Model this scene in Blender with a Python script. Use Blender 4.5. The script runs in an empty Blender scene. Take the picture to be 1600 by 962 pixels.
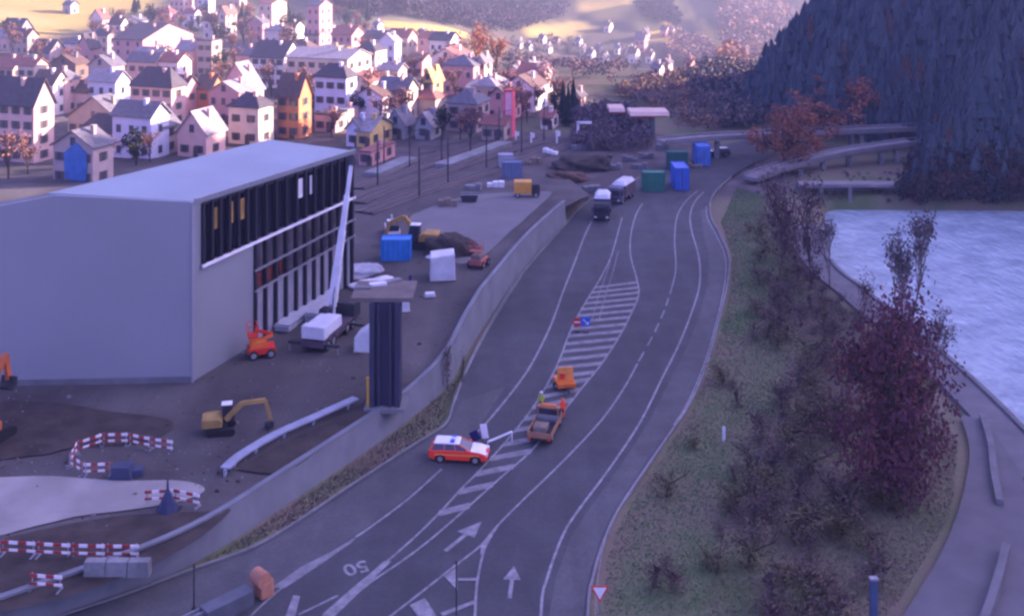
import bpy, bmesh, math, random
import numpy as np
from mathutils import Vector, Matrix
from mathutils.geometry import tessellate_polygon
C = bpy.context.scene.collection
SC = bpy.context.scene
R = math.radians

# ---------------------------------------------------------------- camera, light, exposure
CAMZ, F, HY = 41.8, 1700.0, -100.0          # eye height (m), focal length (px of a 1600 px frame), horizon row
cam = bpy.data.cameras.new('camera'); camo = bpy.data.objects.new('camera', cam); C.objects.link(camo)
camo.location = (0, 0, CAMZ); camo.rotation_euler = (R(90), 0, 0)
cam.sensor_width = 36; cam.lens = F/1600*36; cam.shift_y = (HY-481)/1600.0
cam.clip_start = 0.5; cam.clip_end = 9000
SC.camera = camo
SUN_AZ, SUN_EL = 17.0, 17.0                   # azimuth measured from +X towards +Y
w = bpy.data.worlds.new('World'); SC.world = w; w.use_nodes = True
nt = w.node_tree; bg = nt.nodes['Background']
sky = nt.nodes.new('ShaderNodeTexSky'); sky.sky_type = 'NISHITA'; sky.sun_disc = False
sky.sun_elevation = R(SUN_EL); sky.sun_rotation = R(90-SUN_AZ); sky.altitude = 1100; sky.dust_density = 1.5; sky.air_density = 1.2
tint = nt.nodes.new('ShaderNodeMixRGB'); tint.blend_type = 'MULTIPLY'; tint.inputs[0].default_value = 1
tint.inputs[2].default_value = (0.98, 0.78, 1.80, 1)
nt.links.new(sky.outputs[0], tint.inputs[1]); nt.links.new(tint.outputs[0], bg.inputs[0]); bg.inputs[1].default_value = 0.050
sl = bpy.data.lights.new('sun', 'SUN'); sl.energy = 5.0; sl.angle = R(0.5); sl.color = (1.0, 0.74, 0.66)
so = bpy.data.objects.new('sun', sl); C.objects.link(so)
sd = Vector((math.cos(R(SUN_AZ))*math.cos(R(SUN_EL)), math.sin(R(SUN_AZ))*math.cos(R(SUN_EL)), math.sin(R(SUN_EL))))
so.rotation_euler = sd.to_track_quat('Z', 'Y').to_euler(); so.location = (0, 0, 200)
SC.view_settings.view_transform = 'Standard'; SC.view_settings.look = 'None'; SC.view_settings.gamma = 1
SC.view_settings.use_curve_mapping = False; SC.view_settings.exposure = 3.12
SC.cycles.volume_bounces = 0; SC.cycles.max_bounces = 5; SC.cycles.use_denoising = True
SC.cycles.filter_width = 2.6
try:
    SC.cycles.volume_step_rate = 4
except Exception: pass

# ---------------------------------------------------------------- helpers
rnd = random.Random(7); npr = np.random.RandomState(11)
def g(px, py, z=0.0):
    """ground point seen at a picture position, at height z"""
    D = F*(CAMZ-z)/(py-HY)
    return ((px-800)*D/F, D)
def scl(y): return F/y

_M = {}
def mat(name, col, rough=0.8, var=0.25, scale=1.0, metal=0.0, bump=0.0, col2=None, spec=0.3, emit=0, detail=6, vc=False):
    if name in _M: return _M[name]
    m = bpy.data.materials.new(name); m.use_nodes = True; n = m.node_tree.nodes; l = m.node_tree.links
    b = n['Principled BSDF']; b.inputs['Roughness'].default_value = rough; b.inputs['Metallic'].default_value = metal
    b.inputs['Specular IOR Level'].default_value = spec
    c1 = tuple(col)+(1,)
    c2 = tuple(col2)+(1,) if col2 else tuple(c*(1-var) for c in col)+(1,)
    geo = n.new('ShaderNodeNewGeometry')
    oi = n.new('ShaderNodeTexCoord')
    no = n.new('ShaderNodeTexNoise'); no.inputs['Scale'].default_value = scale; no.inputs['Detail'].default_value = detail
    l.new(geo.outputs['Position'], no.inputs['Vector'])
    rp = n.new('ShaderNodeValToRGB'); rp.color_ramp.elements[0].position = .35; rp.color_ramp.elements[1].position = .65
    rp.color_ramp.elements[0].color = c1; rp.color_ramp.elements[1].color = c2
    l.new(no.outputs[0], rp.inputs[0]); l.new(rp.outputs[0], b.inputs['Base Color'])
    if bump:
        bp = n.new('ShaderNodeBump'); bp.inputs['Strength'].default_value = bump; bp.inputs['Distance'].default_value = .1
        n2 = n.new('ShaderNodeTexNoise'); n2.inputs['Scale'].default_value = scale*5; l.new(geo.outputs['Position'], n2.inputs['Vector'])
        l.new(n2.outputs[0], bp.inputs['Height']); l.new(bp.outputs[0], b.inputs['Normal'])
    if emit:
        b.inputs['Emission Color'].default_value = c1; b.inputs['Emission Strength'].default_value = emit
    _M[name] = m; return m

class MB:
    def __init__(s): s.v = []; s.f = []; s.m = []
    def add(s, vs, fs, mi=0):
        o = len(s.v); s.v += [tuple(p) for p in vs]; s.f += [tuple(i+o for i in f) for f in fs]; s.m += [mi]*len(fs)
        return s
    def box(s, c, d, rz=0, mi=0, tx=1, ty=1, tilt=0):
        """centre-bottom c, size d, top scaled by tx,ty"""
        cx, cy, cz = c; a, b, h = d[0]/2, d[1]/2, d[2]
        vs = []
        for z, kx, ky in ((0, 1, 1), (h, tx, ty)):
            for x, y in ((-a, -b), (a, -b), (a, b), (-a, b)):
                x, y = x*kx, y*ky; zz = z
                if tilt: x, zz = x*math.cos(tilt)-zz*math.sin(tilt), x*math.sin(tilt)+zz*math.cos(tilt)
                vs.append((cx+x*math.cos(rz)-y*math.sin(rz), cy+x*math.sin(rz)+y*math.cos(rz), cz+zz))
        return s.add(vs, [(3, 2, 1, 0), (4, 5, 6, 7), (0, 1, 5, 4), (1, 2, 6, 5), (2, 3, 7, 6), (3, 0, 4, 7)], mi)
    def tube(s, p0, p1, r0, r1=None, n=8, mi=0, caps=True):
        r1 = r0 if r1 is None else r1
        p0, p1 = Vector(p0), Vector(p1); d = (p1-p0)
        if d.length < 1e-6: return s
        q = d.to_track_quat('Z', 'Y'); vs = []
        for p, r in ((p0, r0), (p1, r1)):
            for i in range(n):
                a = 2*math.pi*i/n; vs.append(p+q@Vector((r*math.cos(a), r*math.sin(a), 0)))
        fs = [(i, (i+1) % n, n+(i+1) % n, n+i) for i in range(n)]
        if caps: fs += [tuple(range(n-1, -1, -1)), tuple(range(n, 2*n))]
        return s.add(vs, fs, mi)
    def beam(s, p0, p1, wd, ht, mi=0):
        p0, p1 = Vector(p0), Vector(p1); d = (p1-p0); q = d.to_track_quat('X', 'Z'); L = d.length; vs = []
        for x in (0, L):
            for y, z in ((-wd/2, -ht/2), (wd/2, -ht/2), (wd/2, ht/2), (-wd/2, ht/2)): vs.append(p0+q@Vector((x, y, z)))
        return s.add(vs, [(3, 2, 1, 0), (4, 5, 6, 7), (0, 1, 5, 4), (1, 2, 6, 5), (2, 3, 7, 6), (3, 0, 4, 7)], mi)
    def prism(s, poly, axis, a0, a1, mi=0):
        """poly in the two other axes, extruded along axis (0,1,2)"""
        n = len(poly); vs = []
        for a in (a0, a1):
            for p, q in poly:
                vs.append((a, p, q) if axis == 0 else (p, a, q) if axis == 1 else (p, q, a))
        return s.add(vs, [tuple(range(n-1, -1, -1)), tuple(range(n, 2*n))]+[(i, (i+1) % n, n+(i+1) % n, n+i) for i in range(n)], mi)
    def build(s, name, mats, parent=None, smooth=False, loc=None, rz=0, bevel=0, recalc=True):
        me = bpy.data.meshes.new(name); me.from_pydata(s.v, [], s.f)
        if not isinstance(mats, (list, tuple)): mats = [mats]
        for m in mats: me.materials.append(m)
        me.polygons.foreach_set('material_index', s.m)
        if recalc and len(s.f) < 20000:
            bm = bmesh.new(); bm.from_mesh(me)
            if bevel:
                bmesh.ops.remove_doubles(bm, verts=bm.verts, dist=1e-4)
                es = [e for e in bm.edges if len(e.link_faces) == 2 and e.calc_face_angle(0) > .5]
                bmesh.ops.bevel(bm, geom=es, offset=bevel, segments=2, affect='EDGES', profile=.6, clamp_overlap=True)
            bmesh.ops.recalc_face_normals(bm, faces=bm.faces); bm.to_mesh(me); bm.free()
        if smooth: me.polygons.foreach_set('use_smooth', [True]*len(me.polygons))
        me.update()
        return link(name, me, parent, loc, rz)
def link(name, me, parent=None, loc=None, rz=0):
    o = bpy.data.objects.new(name, me); C.objects.link(o)
    if parent: o.parent = parent
    if loc: o.location = loc
    if rz: o.rotation_euler = (0, 0, rz)
    return o
def tag(o, label=None, cat=None, group=None, kind=None):
    if label: o['label'] = label
    if cat: o['category'] = cat
    if group: o['group'] = group
    if kind: o['kind'] = kind
    return o
def thing(name, label, cat, loc=(0, 0, 0), rz=0, group=None):
    o = bpy.data.objects.new(name, None); C.objects.link(o); o.location = loc; o.rotation_euler = (0, 0, rz)
    o.empty_display_size = .3
    return tag(o, label, cat, group)
def kids(o, _c={}):
    return [c for c in bpy.data.objects if c.parent == o]
def dup(root, loc, rz=0, label=None, group=None, s=None, tree=None):
    r = root.copy(); C.objects.link(r); r.location = loc; r.rotation_euler = (0, 0, rz)
    if s: r.scale = s if isinstance(s, tuple) else (s, s, s)
    if label: r['label'] = label
    if group: r['group'] = group
    for ch in (tree or kids(root)):
        c = ch.copy(); C.objects.link(c); c.parent = r
        for gc in kids(ch):
            d = gc.copy(); C.objects.link(d); d.parent = c
    return r
def ss(a, b, x):
    t = np.clip((x-a)/(b-a), 0, 1); return t*t*(3-2*t)

# ---------------------------------------------------------------- terrain heights
def sdist(poly, X, Y):
    """signed distance to polygon, positive inside"""
    X = np.asarray(X, float); Y = np.asarray(Y, float)
    best = np.full(X.shape, 1e9); ins = np.zeros(X.shape, bool); n = len(poly)
    for i in range(n):
        x0, y0 = poly[i]; x1, y1 = poly[(i+1) % n]
        dx, dy = x1-x0, y1-y0; L = dx*dx+dy*dy+1e-9
        t = np.clip(((X-x0)*dx+(Y-y0)*dy)/L, 0, 1)
        best = np.minimum(best, np.hypot(X-x0-t*dx, Y-y0-t*dy))
        c = ((y0 > Y) != (y1 > Y)) & (X < (x1-x0)*(Y-y0)/((y1-y0) if y1 != y0 else 1e-9)+x0)
        ins ^= c
    return np.where(ins, best, -best)
WZ = -2.5
SHORE = [g(x, y, 0) for x, y in ((1268, 352), (1270, 385), (1300, 424), (1340, 455), (1380, 489), (1440, 537), (1500, 590), (1550, 638), (1600, 690), (1700, 790))]
SHORE = SHORE+[(47, 66), (49, 30)]
LAKE = SHORE+[(55, -150), (190, -150), (180, 0), (155, 80), (122, 136), (88, 176), (50, 178), (46, 166)]
HILLP = [(66, 179), (90, 177), (126, 138), (160, 80), (195, 0), (215, -250), (640, -300), (660, 250), (600, 460), (420, 480), (260, 420), (150, 350), (84, 300), (57, 268), (54, 246), (62, 230), (79, 213), (73, 192)]
def nz(X, Y, s, seed=0.0):
    return (np.sin(X/s*1.7+seed)*np.cos(Y/s*1.3+1.7*seed)+.5*np.sin(X/s*3.9+Y/s*2.7+seed)+.35*np.cos(Y/s*6.1-X/s*4.3+seed*2))/1.85
def hillh(X, Y):
    d = np.maximum(sdist(HILLP, X, Y), 0)
    return (np.minimum(d, 14)*.35+np.where(d < 60, 0.85*d, 51+0.62*(np.minimum(d, 260)-60)))*(1+.10*nz(X, Y, 40, 2)*ss(5, 40, d))
def T(X, Y):
    X = np.asarray(X, float); Y = np.asarray(Y, float)
    kx = ss(-70, 40, X)
    z = -28*ss(300, 600, Y)*kx
    z = z+0.13*np.maximum(0, Y-470)*(1-kx)+0.16*np.maximum(0, Y-560)*kx+0.14*np.maximum(0, Y-680)*kx+0.35*np.maximum(0, Y-880)
    z = z+0.12*np.maximum(0, -X-190)
    z = z+nz(X, Y, 90, 1)*3.5*ss(430, 700, Y)+nz(X, Y, 400, 4)*60*ss(900, 1500, Y)
    z = z+nz(X, Y, 9, .5)*.12-.2*(1-ss(215, 240, Y))
    z = z-5.0*ss(0, 3.0, sdist(LAKE, X, Y))
    z = z+hillh(X, Y)
    return z
def gt(px, py, dz=0.0):
    """terrain point seen at a picture position"""
    Ds = np.linspace(60, 1500, 2881); X = (px-800)*Ds/F; Z = CAMZ-(py-HY)*Ds/F
    h = T(X, Ds)+dz; k = np.argmax(Z <= h)
    return (float(X[k]), float(Ds[k]), float(h[k]))
def tz(x, y): return float(T(x, y))

# ---------------------------------------------------------------- materials
ASPH = mat('asphalt', (.080, .083, .088), .85, .25, .35, bump=.15)
def road_wear(m):
    n = m.node_tree.nodes; l = m.node_tree.links; b = n['Principled BSDF']; src = b.inputs['Base Color'].links[0].from_socket
    geo = n.new('ShaderNodeNewGeometry'); cur = src
    for sc_, st, rot, lo in ((.035, (1, 1, 1), 0, .72), (.5, (1, .06, 1), -.35, .86), (3.5, (1, 1, 1), 0, .85)):
        mp = n.new('ShaderNodeMapping'); mp.inputs['Scale'].default_value = st; mp.inputs['Rotation'].default_value = (0, 0, rot); l.new(geo.outputs['Position'], mp.inputs[0])
        no = n.new('ShaderNodeTexNoise'); no.inputs['Scale'].default_value = sc_; no.inputs['Detail'].default_value = 5; l.new(mp.outputs[0], no.inputs['Vector'])
        rp = n.new('ShaderNodeValToRGB'); rp.color_ramp.elements[0].position = .4; rp.color_ramp.elements[1].position = .6; rp.color_ramp.elements[0].color = (lo, lo, lo, 1); rp.color_ramp.elements[1].color = (1, 1, 1, 1)
        l.new(no.outputs[0], rp.inputs[0]); mx = n.new('ShaderNodeMixRGB'); mx.blend_type = 'MULTIPLY'; mx.inputs[0].default_value = 1; l.new(cur, mx.inputs[1]); l.new(rp.outputs[0], mx.inputs[2]); cur = mx.outputs[0]
    l.new(cur, b.inputs['Base Color'])
road_wear(ASPH)
ASPH2 = mat('asphalt_pale', (.115, .115, .115), .85, .22, .5, bump=.15)
PAINT = mat('road_paint', (.36, .36, .37), .6, .45, 1.6)
PAINTW = mat('worn_paint', (.22, .22, .225), .7, .4, 1.2)
CONC = mat('concrete', (.27, .27, .27), .8, .30, .5, bump=.2)
CONCD = mat('concrete_dark', (.16, .16, .165), .8, .3, .6, bump=.2)
GRAV = mat('site_gravel', (.12, .108, .10), .95, .45, .14, bump=.8, col2=(.065, .056, .050))
SAND = mat('pale_gravel', (.30, .28, .25), .95, .25, .3, bump=.4)
SOIL = mat('dark_soil', (.060, .046, .036), .95, .5, .5, bump=.6)
BALL = mat('ballast', (.13, .105, .095), .95, .45, .3, bump=.5)
PATH = mat('path_surface', (.13, .125, .13), .9, .2, .4, bump=.2)
road_wear(ASPH2); road_wear(CONC); road_wear(GRAV); road_wear(PAINT)
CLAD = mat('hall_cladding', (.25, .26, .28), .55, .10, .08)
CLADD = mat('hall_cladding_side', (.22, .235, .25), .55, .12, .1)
HROOF = mat('hall_roof', (.27, .32, .35), .55, .14, .12)
BLACK = mat('black_steel', (.018, .018, .024), .5, .3, 1)
DGLASS = mat('dark_glass', (.022, .022, .034), .16, .4, .3, spec=.5)
GLASS = mat('window_glass', (.035, .035, .05), .12, .3, 1, spec=.5)
GALV = mat('galvanised_steel', (.36, .37, .39), .45, .2, 2, metal=.6)
WHITE = mat('white_paint', (.75, .75, .76), .4, .12, 1)
WTARP = mat('white_sheeting', (.62, .63, .66), .6, .2, .8, bump=.4)
RED = mat('red_paint', (.62, .035, .02), .35, .15, 1)
ORANGE = mat('orange_paint', (.72, .17, .025), .5, .2, 1)
YEL = mat('yellow_paint', (.60, .34, .03), .5, .3, .8)
OCHRE = mat('ochre_paint', (.42, .25, .06), .6, .3, .8)
BLUE = mat('blue_paint', (.03, .12, .50), .5, .2, .8)
GREEN = mat('green_paint', (.02, .16, .11), .55, .25, .8)
TYRE = mat('tyre_rubber', (.015, .015, .017), .85, .2, 2)
DARK = mat('dark_metal', (.03, .03, .035), .6, .3, 1)
BEIGE = mat('beige_cover', (.22, .17, .13), .8, .3, 1)
SKIN = mat('skin', (.45, .28, .2), .6, .1, 5)
BARK = mat('bark', (.055, .04, .035), .9, .4, 2)
PBARK = mat('pale_bark', (.16, .13, .125), .9, .3, 2)

def hall_mat(base, name, step, axis='X', dark=.6):
    """cladding with fine standing seams"""
    m = base.copy(); m.name = name; n = m.node_tree.nodes; l = m.node_tree.links; b = n['Principled BSDF']
    geo = n.new('ShaderNodeNewGeometry'); sp = n.new('ShaderNodeSeparateXYZ'); l.new(geo.outputs['Position'], sp.inputs[0])
    mt = n.new('ShaderNodeMath'); mt.operation = 'MULTIPLY'; mt.inputs[1].default_value = 1/step; l.new(sp.outputs[axis], mt.inputs[0])
    fr = n.new('ShaderNodeMath'); fr.operation = 'FRACT'; l.new(mt.outputs[0], fr.inputs[0])
    ls = n.new('ShaderNodeMath'); ls.operation = 'LESS_THAN'; ls.inputs[1].default_value = .06; l.new(fr.outputs[0], ls.inputs[0])
    bp = n.new('ShaderNodeBump'); bp.inputs['Strength'].default_value = .2; bp.inputs['Distance'].default_value = .04; bp.invert = True
    l.new(ls.outputs[0], bp.inputs['Height']); l.new(bp.outputs[0], b.inputs['Normal'])
    old = b.inputs['Base Color'].links[0].from_socket
    mx = n.new('ShaderNodeMixRGB'); mx.blend_type = 'MULTIPLY'; mx.inputs[2].default_value = (dark, dark, dark, 1)
    l.new(ls.outputs[0], mx.inputs[0]); l.new(old, mx.inputs[1]); l.new(mx.outputs[0], b.inputs['Base Color'])
    return m

# ---------------------------------------------------------------- ground
def axis(a, b, st, lo, hi, grow=1.13):
    mid = list(np.arange(a, b+.01, st)); L = []; R_ = []; s = st; p = a
    while p > lo: s *= grow; p -= s; L.append(p)
    s = st; p = b
    while p < hi: s *= grow; p += s; R_.append(p)
    return np.array(L[::-1]+mid+R_)
gx = axis(-150, 100, 2.2, -900, 600); gy = axis(60, 560, 2.6, -300, 1500)
GX, GY = np.meshgrid(gx, gy); GZ = T(GX, GY)
nx_, ny_ = len(gx), len(gy)
me = bpy.data.meshes.new('ground')
vs = np.stack([GX.ravel(), GY.ravel(), GZ.ravel()], 1)
ii = (np.arange(ny_-1)[:, None]*nx_+np.arange(nx_-1)[None]).ravel()
fs = np.stack([ii, ii+1, ii+1+nx_, ii+nx_], 1)
me.from_pydata(vs.tolist(), [], fs.tolist())
me.polygons.foreach_set('use_smooth', [True]*len(me.polygons))
# zones of ground cover: r = dry meadow, g = forest floor and painted shade on the far meadow, b = village yards
X_, Y_ = GX.ravel(), GY.ravel()
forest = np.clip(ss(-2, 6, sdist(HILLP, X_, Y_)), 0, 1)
forest = np.maximum(forest, ss(255, 300, Y_)*ss(-40, 20, X_)*(.85-.45*ss(420, 560, Y_))); forest = np.maximum(forest, .8*ss(500, 560, Y_)*ss(-260, -150, X_))  # dark cover over the far hamlet meadow imitates its shade
def zone(poly, soft=6): return ss(-soft, soft, sdist(poly, X_, Y_)+nz(X_, Y_, 15, 3)*soft*.7)
def gp(pts): return [gt(x, y)[:2] for x, y in pts]
mead = zone(gp([(-300, 64), (60, 62), (120, 48), (215, 24), (250, 2), (250, -60), (-300, -60)]), 5)
mead = np.maximum(mead, zone(gp([(590, 33), (640, 36), (730, 52), (728, 60), (640, 48), (590, 42)]), 1.5))
mead = np.maximum(mead, zone(gp([(980, 16), (1012, 14), (1055, 48), (1066, 68), (1020, 64), (984, 40)]), 5))
mead = np.maximum(mead, zone(gp([(1030, 0), (1062, 0), (1140, 62), (1138, 92), (1110, 80), (1090, 30)]), 5))
mead = np.maximum(mead, zone(gp([(895, -5), (985, -8), (992, 26), (945, 32), (905, 20)]), 5)); mead = np.maximum(mead, zone(gp([(820, 44), (900, 30), (930, 48), (870, 60), (825, 58)]), 5)*.8)
mead = np.maximum(mead, zone(gp([(1080, 106), (1130, 104), (1150, 110), (1090, 117)]), 4))
urb = zone([(-400, 195), (-60, 200), (-22, 225), (20, 250), (10, 330), (-30, 440), (-90, 480), (-400, 400)], 8)
yard = zone([(-200, 110), (-30, 150), (0, 165), (50, 178), (52, 212), (20, 235), (-20, 226), (-60, 196), (-300, 190)], 4)
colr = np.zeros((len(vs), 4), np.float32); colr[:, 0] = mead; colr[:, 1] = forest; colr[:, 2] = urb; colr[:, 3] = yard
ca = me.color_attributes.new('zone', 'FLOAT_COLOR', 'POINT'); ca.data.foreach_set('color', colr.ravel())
gm = bpy.data.materials.new('ground_cover'); gm.use_nodes = True; n = gm.node_tree.nodes; l = gm.node_tree.links; b = n['Principled BSDF']
b.inputs['Roughness'].default_value = .95; b.inputs['Specular IOR Level'].default_value = .1
geo = n.new('ShaderNodeNewGeometry')
def ramp(scale, cols, pos, det=8):
    no = n.new('ShaderNodeTexNoise'); no.inputs['Scale'].default_value = scale; no.inputs['Detail'].default_value = det; l.new(geo.outputs['Position'], no.inputs['Vector'])
    rp = n.new('ShaderNodeValToRGB')
    while len(rp.color_ramp.elements) < len(cols): rp.color_ramp.elements.new(.5)
    for e, c, p in zip(rp.color_ramp.elements, cols, pos): e.color = tuple(c)+(1,); e.position = p
    l.new(no.outputs[0], rp.inputs[0]); return rp.outputs[0]
cg = ramp(.11, [(.09, .125, .05), (.15, .15, .085), (.175, .14, .10), (.12, .095, .08)], [.3, .45, .58, .72])
cm = ramp(.03, [(.50, .36, .10), (.40, .31, .08), (.44, .37, .12)], [.3, .5, .7])
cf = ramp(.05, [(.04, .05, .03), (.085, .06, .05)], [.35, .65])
cu = ramp(.15, [(.13, .095, .08), (.07, .06, .045), (.17, .14, .13)], [.3, .5, .68])
cy = ramp(.12, [(.12, .10, .095), (.075, .062, .058), (.15, .135, .13)], [.3, .5, .7])
at = n.new('ShaderNodeAttribute'); at.attribute_name = 'zone'; sp = n.new('ShaderNodeSeparateColor'); l.new(at.outputs['Color'], sp.inputs[0])
def mixc(a, c, f):
    mx = n.new('ShaderNodeMixRGB'); l.new(f, mx.inputs[0]); l.new(a, mx.inputs[1]); l.new(c, mx.inputs[2]); return mx.outputs[0]
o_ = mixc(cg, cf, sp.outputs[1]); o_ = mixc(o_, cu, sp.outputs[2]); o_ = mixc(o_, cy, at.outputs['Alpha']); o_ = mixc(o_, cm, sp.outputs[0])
l.new(o_, b.inputs['Base Color'])
bp = n.new('ShaderNodeBump'); bp.inputs['Strength'].default_value = .6; bp.inputs['Distance'].default_value = .3
n2 = n.new('ShaderNodeTexNoise'); n2.inputs['Scale'].default_value = 1.2; l.new(geo.outputs['Position'], n2.inputs['Vector']); l.new(n2.outputs[0], bp.inputs['Height']); l.new(bp.outputs[0], b.inputs['Normal'])
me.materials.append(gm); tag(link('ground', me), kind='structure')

def smooth_line(pts, n=6):
    """Catmull-Rom through points"""
    P = [pts[0]]+list(pts)+[pts[-1]]; out = []
    for i in range(1, len(P)-2):
        p0, p1, p2, p3 = [np.array(P[i+k], float) for k in (-1, 0, 1, 2)]
        for k in range(n):
            t = k/n; out.append(tuple(.5*((2*p1)+(-p0+p2)*t+(2*p0-5*p1+4*p2-p3)*t*t+(-p0+3*p1-3*p2+p3)*t**3)))
    out.append(tuple(P[-2])); return out
def sheet(name, poly, z, m, zf=None, res=6, thick=0, parent=None):
    bm = bmesh.new(); vs = [bm.verts.new((x, y, 0)) for x, y in poly]
    for t in tessellate_polygon([[Vector((x, y, 0)) for x, y in poly]]):
        try: bm.faces.new([vs[i] for i in t])
        except ValueError: pass
    if zf:
        xs = [p[0] for p in poly]; ys = [p[1] for p in poly]
        for ax, lo, hi in ((0, min(xs), max(xs)), (1, min(ys), max(ys))):
            p = lo+res
            while p < hi:
                co = [0, 0, 0]; co[ax] = p; no = [0, 0, 0]; no[ax] = 1
                bmesh.ops.bisect_plane(bm, geom=bm.verts[:]+bm.edges[:]+bm.faces[:], plane_co=co, plane_no=no); p += res
    for v in bm.verts: v.co.z = z+(zf(v.co.x, v.co.y) if zf else 0)
    bmesh.ops.recalc_face_normals(bm, faces=bm.faces)
    if sum(f.normal.z for f in bm.faces) < 0: bmesh.ops.reverse_faces(bm, faces=bm.faces[:])
    if thick:
        r = bmesh.ops.extrude_face_region(bm, geom=bm.faces[:])
        for v in [e for e in r['geom'] if isinstance(e, bmesh.types.BMVert)]: v.co.z -= thick
        bmesh.ops.recalc_face_normals(bm, faces=bm.faces)
    me = bpy.data.meshes.new(name); bm.to_mesh(me); bm.free(); me.materials.append(m)
    return link(name, me, parent)

# ---------------------------------------------------------------- road
RZ = .06
leftE = [(-870, 1300), (60, 975), (180, 935), (300, 890), (385, 860), (450, 825), (560, 752), (640, 700), (697, 663), (712, 625), (738, 560), (775, 492), (820, 424), (880, 356), (905, 328), (940, 302), (1000, 278), (1060, 258), (1110, 236), (1150, 222), (1194, 214)]
rightE = [(905, 1300), (916, 960), (925, 900), (940, 850), (962, 800), (1000, 742), (1040, 684), (1075, 632), (1102, 572), (1121, 505), (1136, 440), (1138, 400), (1124, 366), (1110, 338), (1110, 312), (1128, 288), (1165, 262), (1200, 246)]
LE = smooth_line([g(*p, RZ) for p in leftE], 5); RE = smooth_line([g(*p, RZ) for p in rightE], 5)
tag(sheet('road', LE+RE[::-1], RZ, ASPH), kind='structure')
def strip(pts, wd, z, m, name, cs=None, kind='structure', closed=False, parent=None, mb=None, n=4):
    """a flat ribbon of width wd along picture points"""
    P = [g(*p, z) for p in pts]; P = smooth_line(P, n) if n > 1 else P
    vs = []
    for i, p in enumerate(P):
        a = P[max(i-1, 0)]; c = P[min(i+1, len(P)-1)]; dx, dy = c[0]-a[0], c[1]-a[1]; L = math.hypot(dx, dy)+1e-9
        nxx, nyy = -dy/L*wd/2, dx/L*wd/2; vs += [(p[0]+nxx, p[1]+nyy, z), (p[0]-nxx, p[1]-nyy, z)]
    fs = [(2*i, 2*i+1, 2*i+3, 2*i+2) for i in range(len(P)-1)]
    (mb or MB()).add(vs, fs) if mb else None
    if mb: return
    o = MB().add(vs, fs).build(name, m); return tag(o, kind=kind)
# paler shoulders
sh1 = LE[:5*9]; 
tag(sheet('road_shoulder', [g(*p, .07) for p in [(-840, 1300), (75, 975), (300, 894), (385, 865), (452, 829), (562, 756), (642, 704), (699, 667), (722, 625), (790, 604), (748, 668), (690, 728), (640, 772), (575, 822), (500, 872), (430, 915), (330, 980), (-500, 1300)]], .07, ASPH2), kind='structure')
tag(sheet('pavement', [g(*p, .07) for p in [(902, 1300), (911, 960), (920, 900), (936, 848), (958, 798), (996, 740), (1037, 682), (1072, 630), (1098, 572), (1116, 505), (1130, 440), (1131, 402), (1116, 366), (1104, 338), (1102, 322), (1094, 330), (1098, 360), (1108, 400), (1106, 445), (1092, 495), (1072, 545), (1048, 592), (1012, 662), (962, 738), (918, 798), (893, 837), (868, 902), (858, 960), (850, 1300)]], .07, ASPH2), kind='structure')
LZ = .085
mk = MB(); mc = MB()
_zc = [0]
def zup(): _zc[0] += 1; return LZ+.0012*_zc[0]
def ml(pts, wd=.16, n=4):
    z0 = LZ; k = len(mk.v); strip(pts, wd, z0, None, '', mb=mk, n=n); z1 = zup(); mk.v[k:] = [(x, y, z1) for x, y, _ in mk.v[k:]]
def dash(pts, wd=.16, on=2.5, off=3):
    P = smooth_line([g(*p, LZ) for p in pts], 8); acc = 0; seg = []
    for i in range(len(P)-1):
        L = math.hypot(P[i+1][0]-P[i][0], P[i+1][1]-P[i][1]); seg.append((acc, acc+L, P[i], P[i+1])); acc += L
    s = 0
    while s < acc:
        for a, b_, p, q in seg:
            lo, hi = max(a, s), min(b_, s+on)
            if hi-lo > .05:
                t0, t1 = (lo-a)/(b_-a), (hi-a)/(b_-a)
                x0, y0, x1, y1 = p[0]+(q[0]-p[0])*t0, p[1]+(q[1]-p[1])*t0, p[0]+(q[0]-p[0])*t1, p[1]+(q[1]-p[1])*t1
                L = math.hypot(x1-x0, y1-y0); nxx, nyy = -(y1-y0)/L*wd/2, (x1-x0)/L*wd/2
                mk.add([(x0+nxx, y0+nyy, LZ), (x0-nxx, y0-nyy, LZ), (x1-nxx, y1-nyy, LZ), (x1+nxx, y1+nyy, LZ)], [(0, 1, 2, 3)])
        s += on+off
def quad(*pts): z1 = zup(); mk.add([g(*p, LZ)+(z1,) for p in pts], [tuple(range(len(pts)))])
ml([(742, 678), (762, 658), (792, 622), (818, 588), (838, 555), (862, 505), (880, 455), (897, 412), (912, 372), (924, 346)], .2)
ml([(690, 732), (640, 777), (580, 822), (556, 838)], .2)
ml([(440, 918), (412, 942), (380, 972), (300, 1040), (100, 1200)], .15)
ml([(712, 625), (722, 596), (738, 562), (760, 520), (790, 470), (815, 432)], .08)
ml([(505, 960), (560, 912), (610, 872), (655, 832), (690, 797), (722, 762), (748, 736), (790, 690), (830, 640), (855, 600), (875, 560), (892, 515), (915, 472), (938, 435), (955, 400), (966, 362), (972, 340)], .17)
ml([(517, 960), (575, 912), (625, 878), (655, 856), (686, 831), (733, 790), (782, 746), (802, 729), (829, 705), (850, 680), (880, 643), (910, 605), (937, 572), (965, 530), (985, 492), (998, 460), (994, 432), (985, 398), (986, 365), (994, 335), (1004, 318)], .17)
for q in ([(500, 965), (520, 965), (612, 876), (600, 876)],): quad(*q)
ml([(610, 962), (668, 917), (715, 880), (752, 851), (778, 820), (820, 778), (880, 720), (940, 656), (975, 606), (996, 568)], .17)
dash([(998, 564), (1018, 528), (1036, 490), (1048, 455)], .16, 2.6, 1.6)
ml([(1048, 455), (1056, 420), (1054, 375), (1058, 338), (1072, 314), (1090, 298)], .16)
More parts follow.
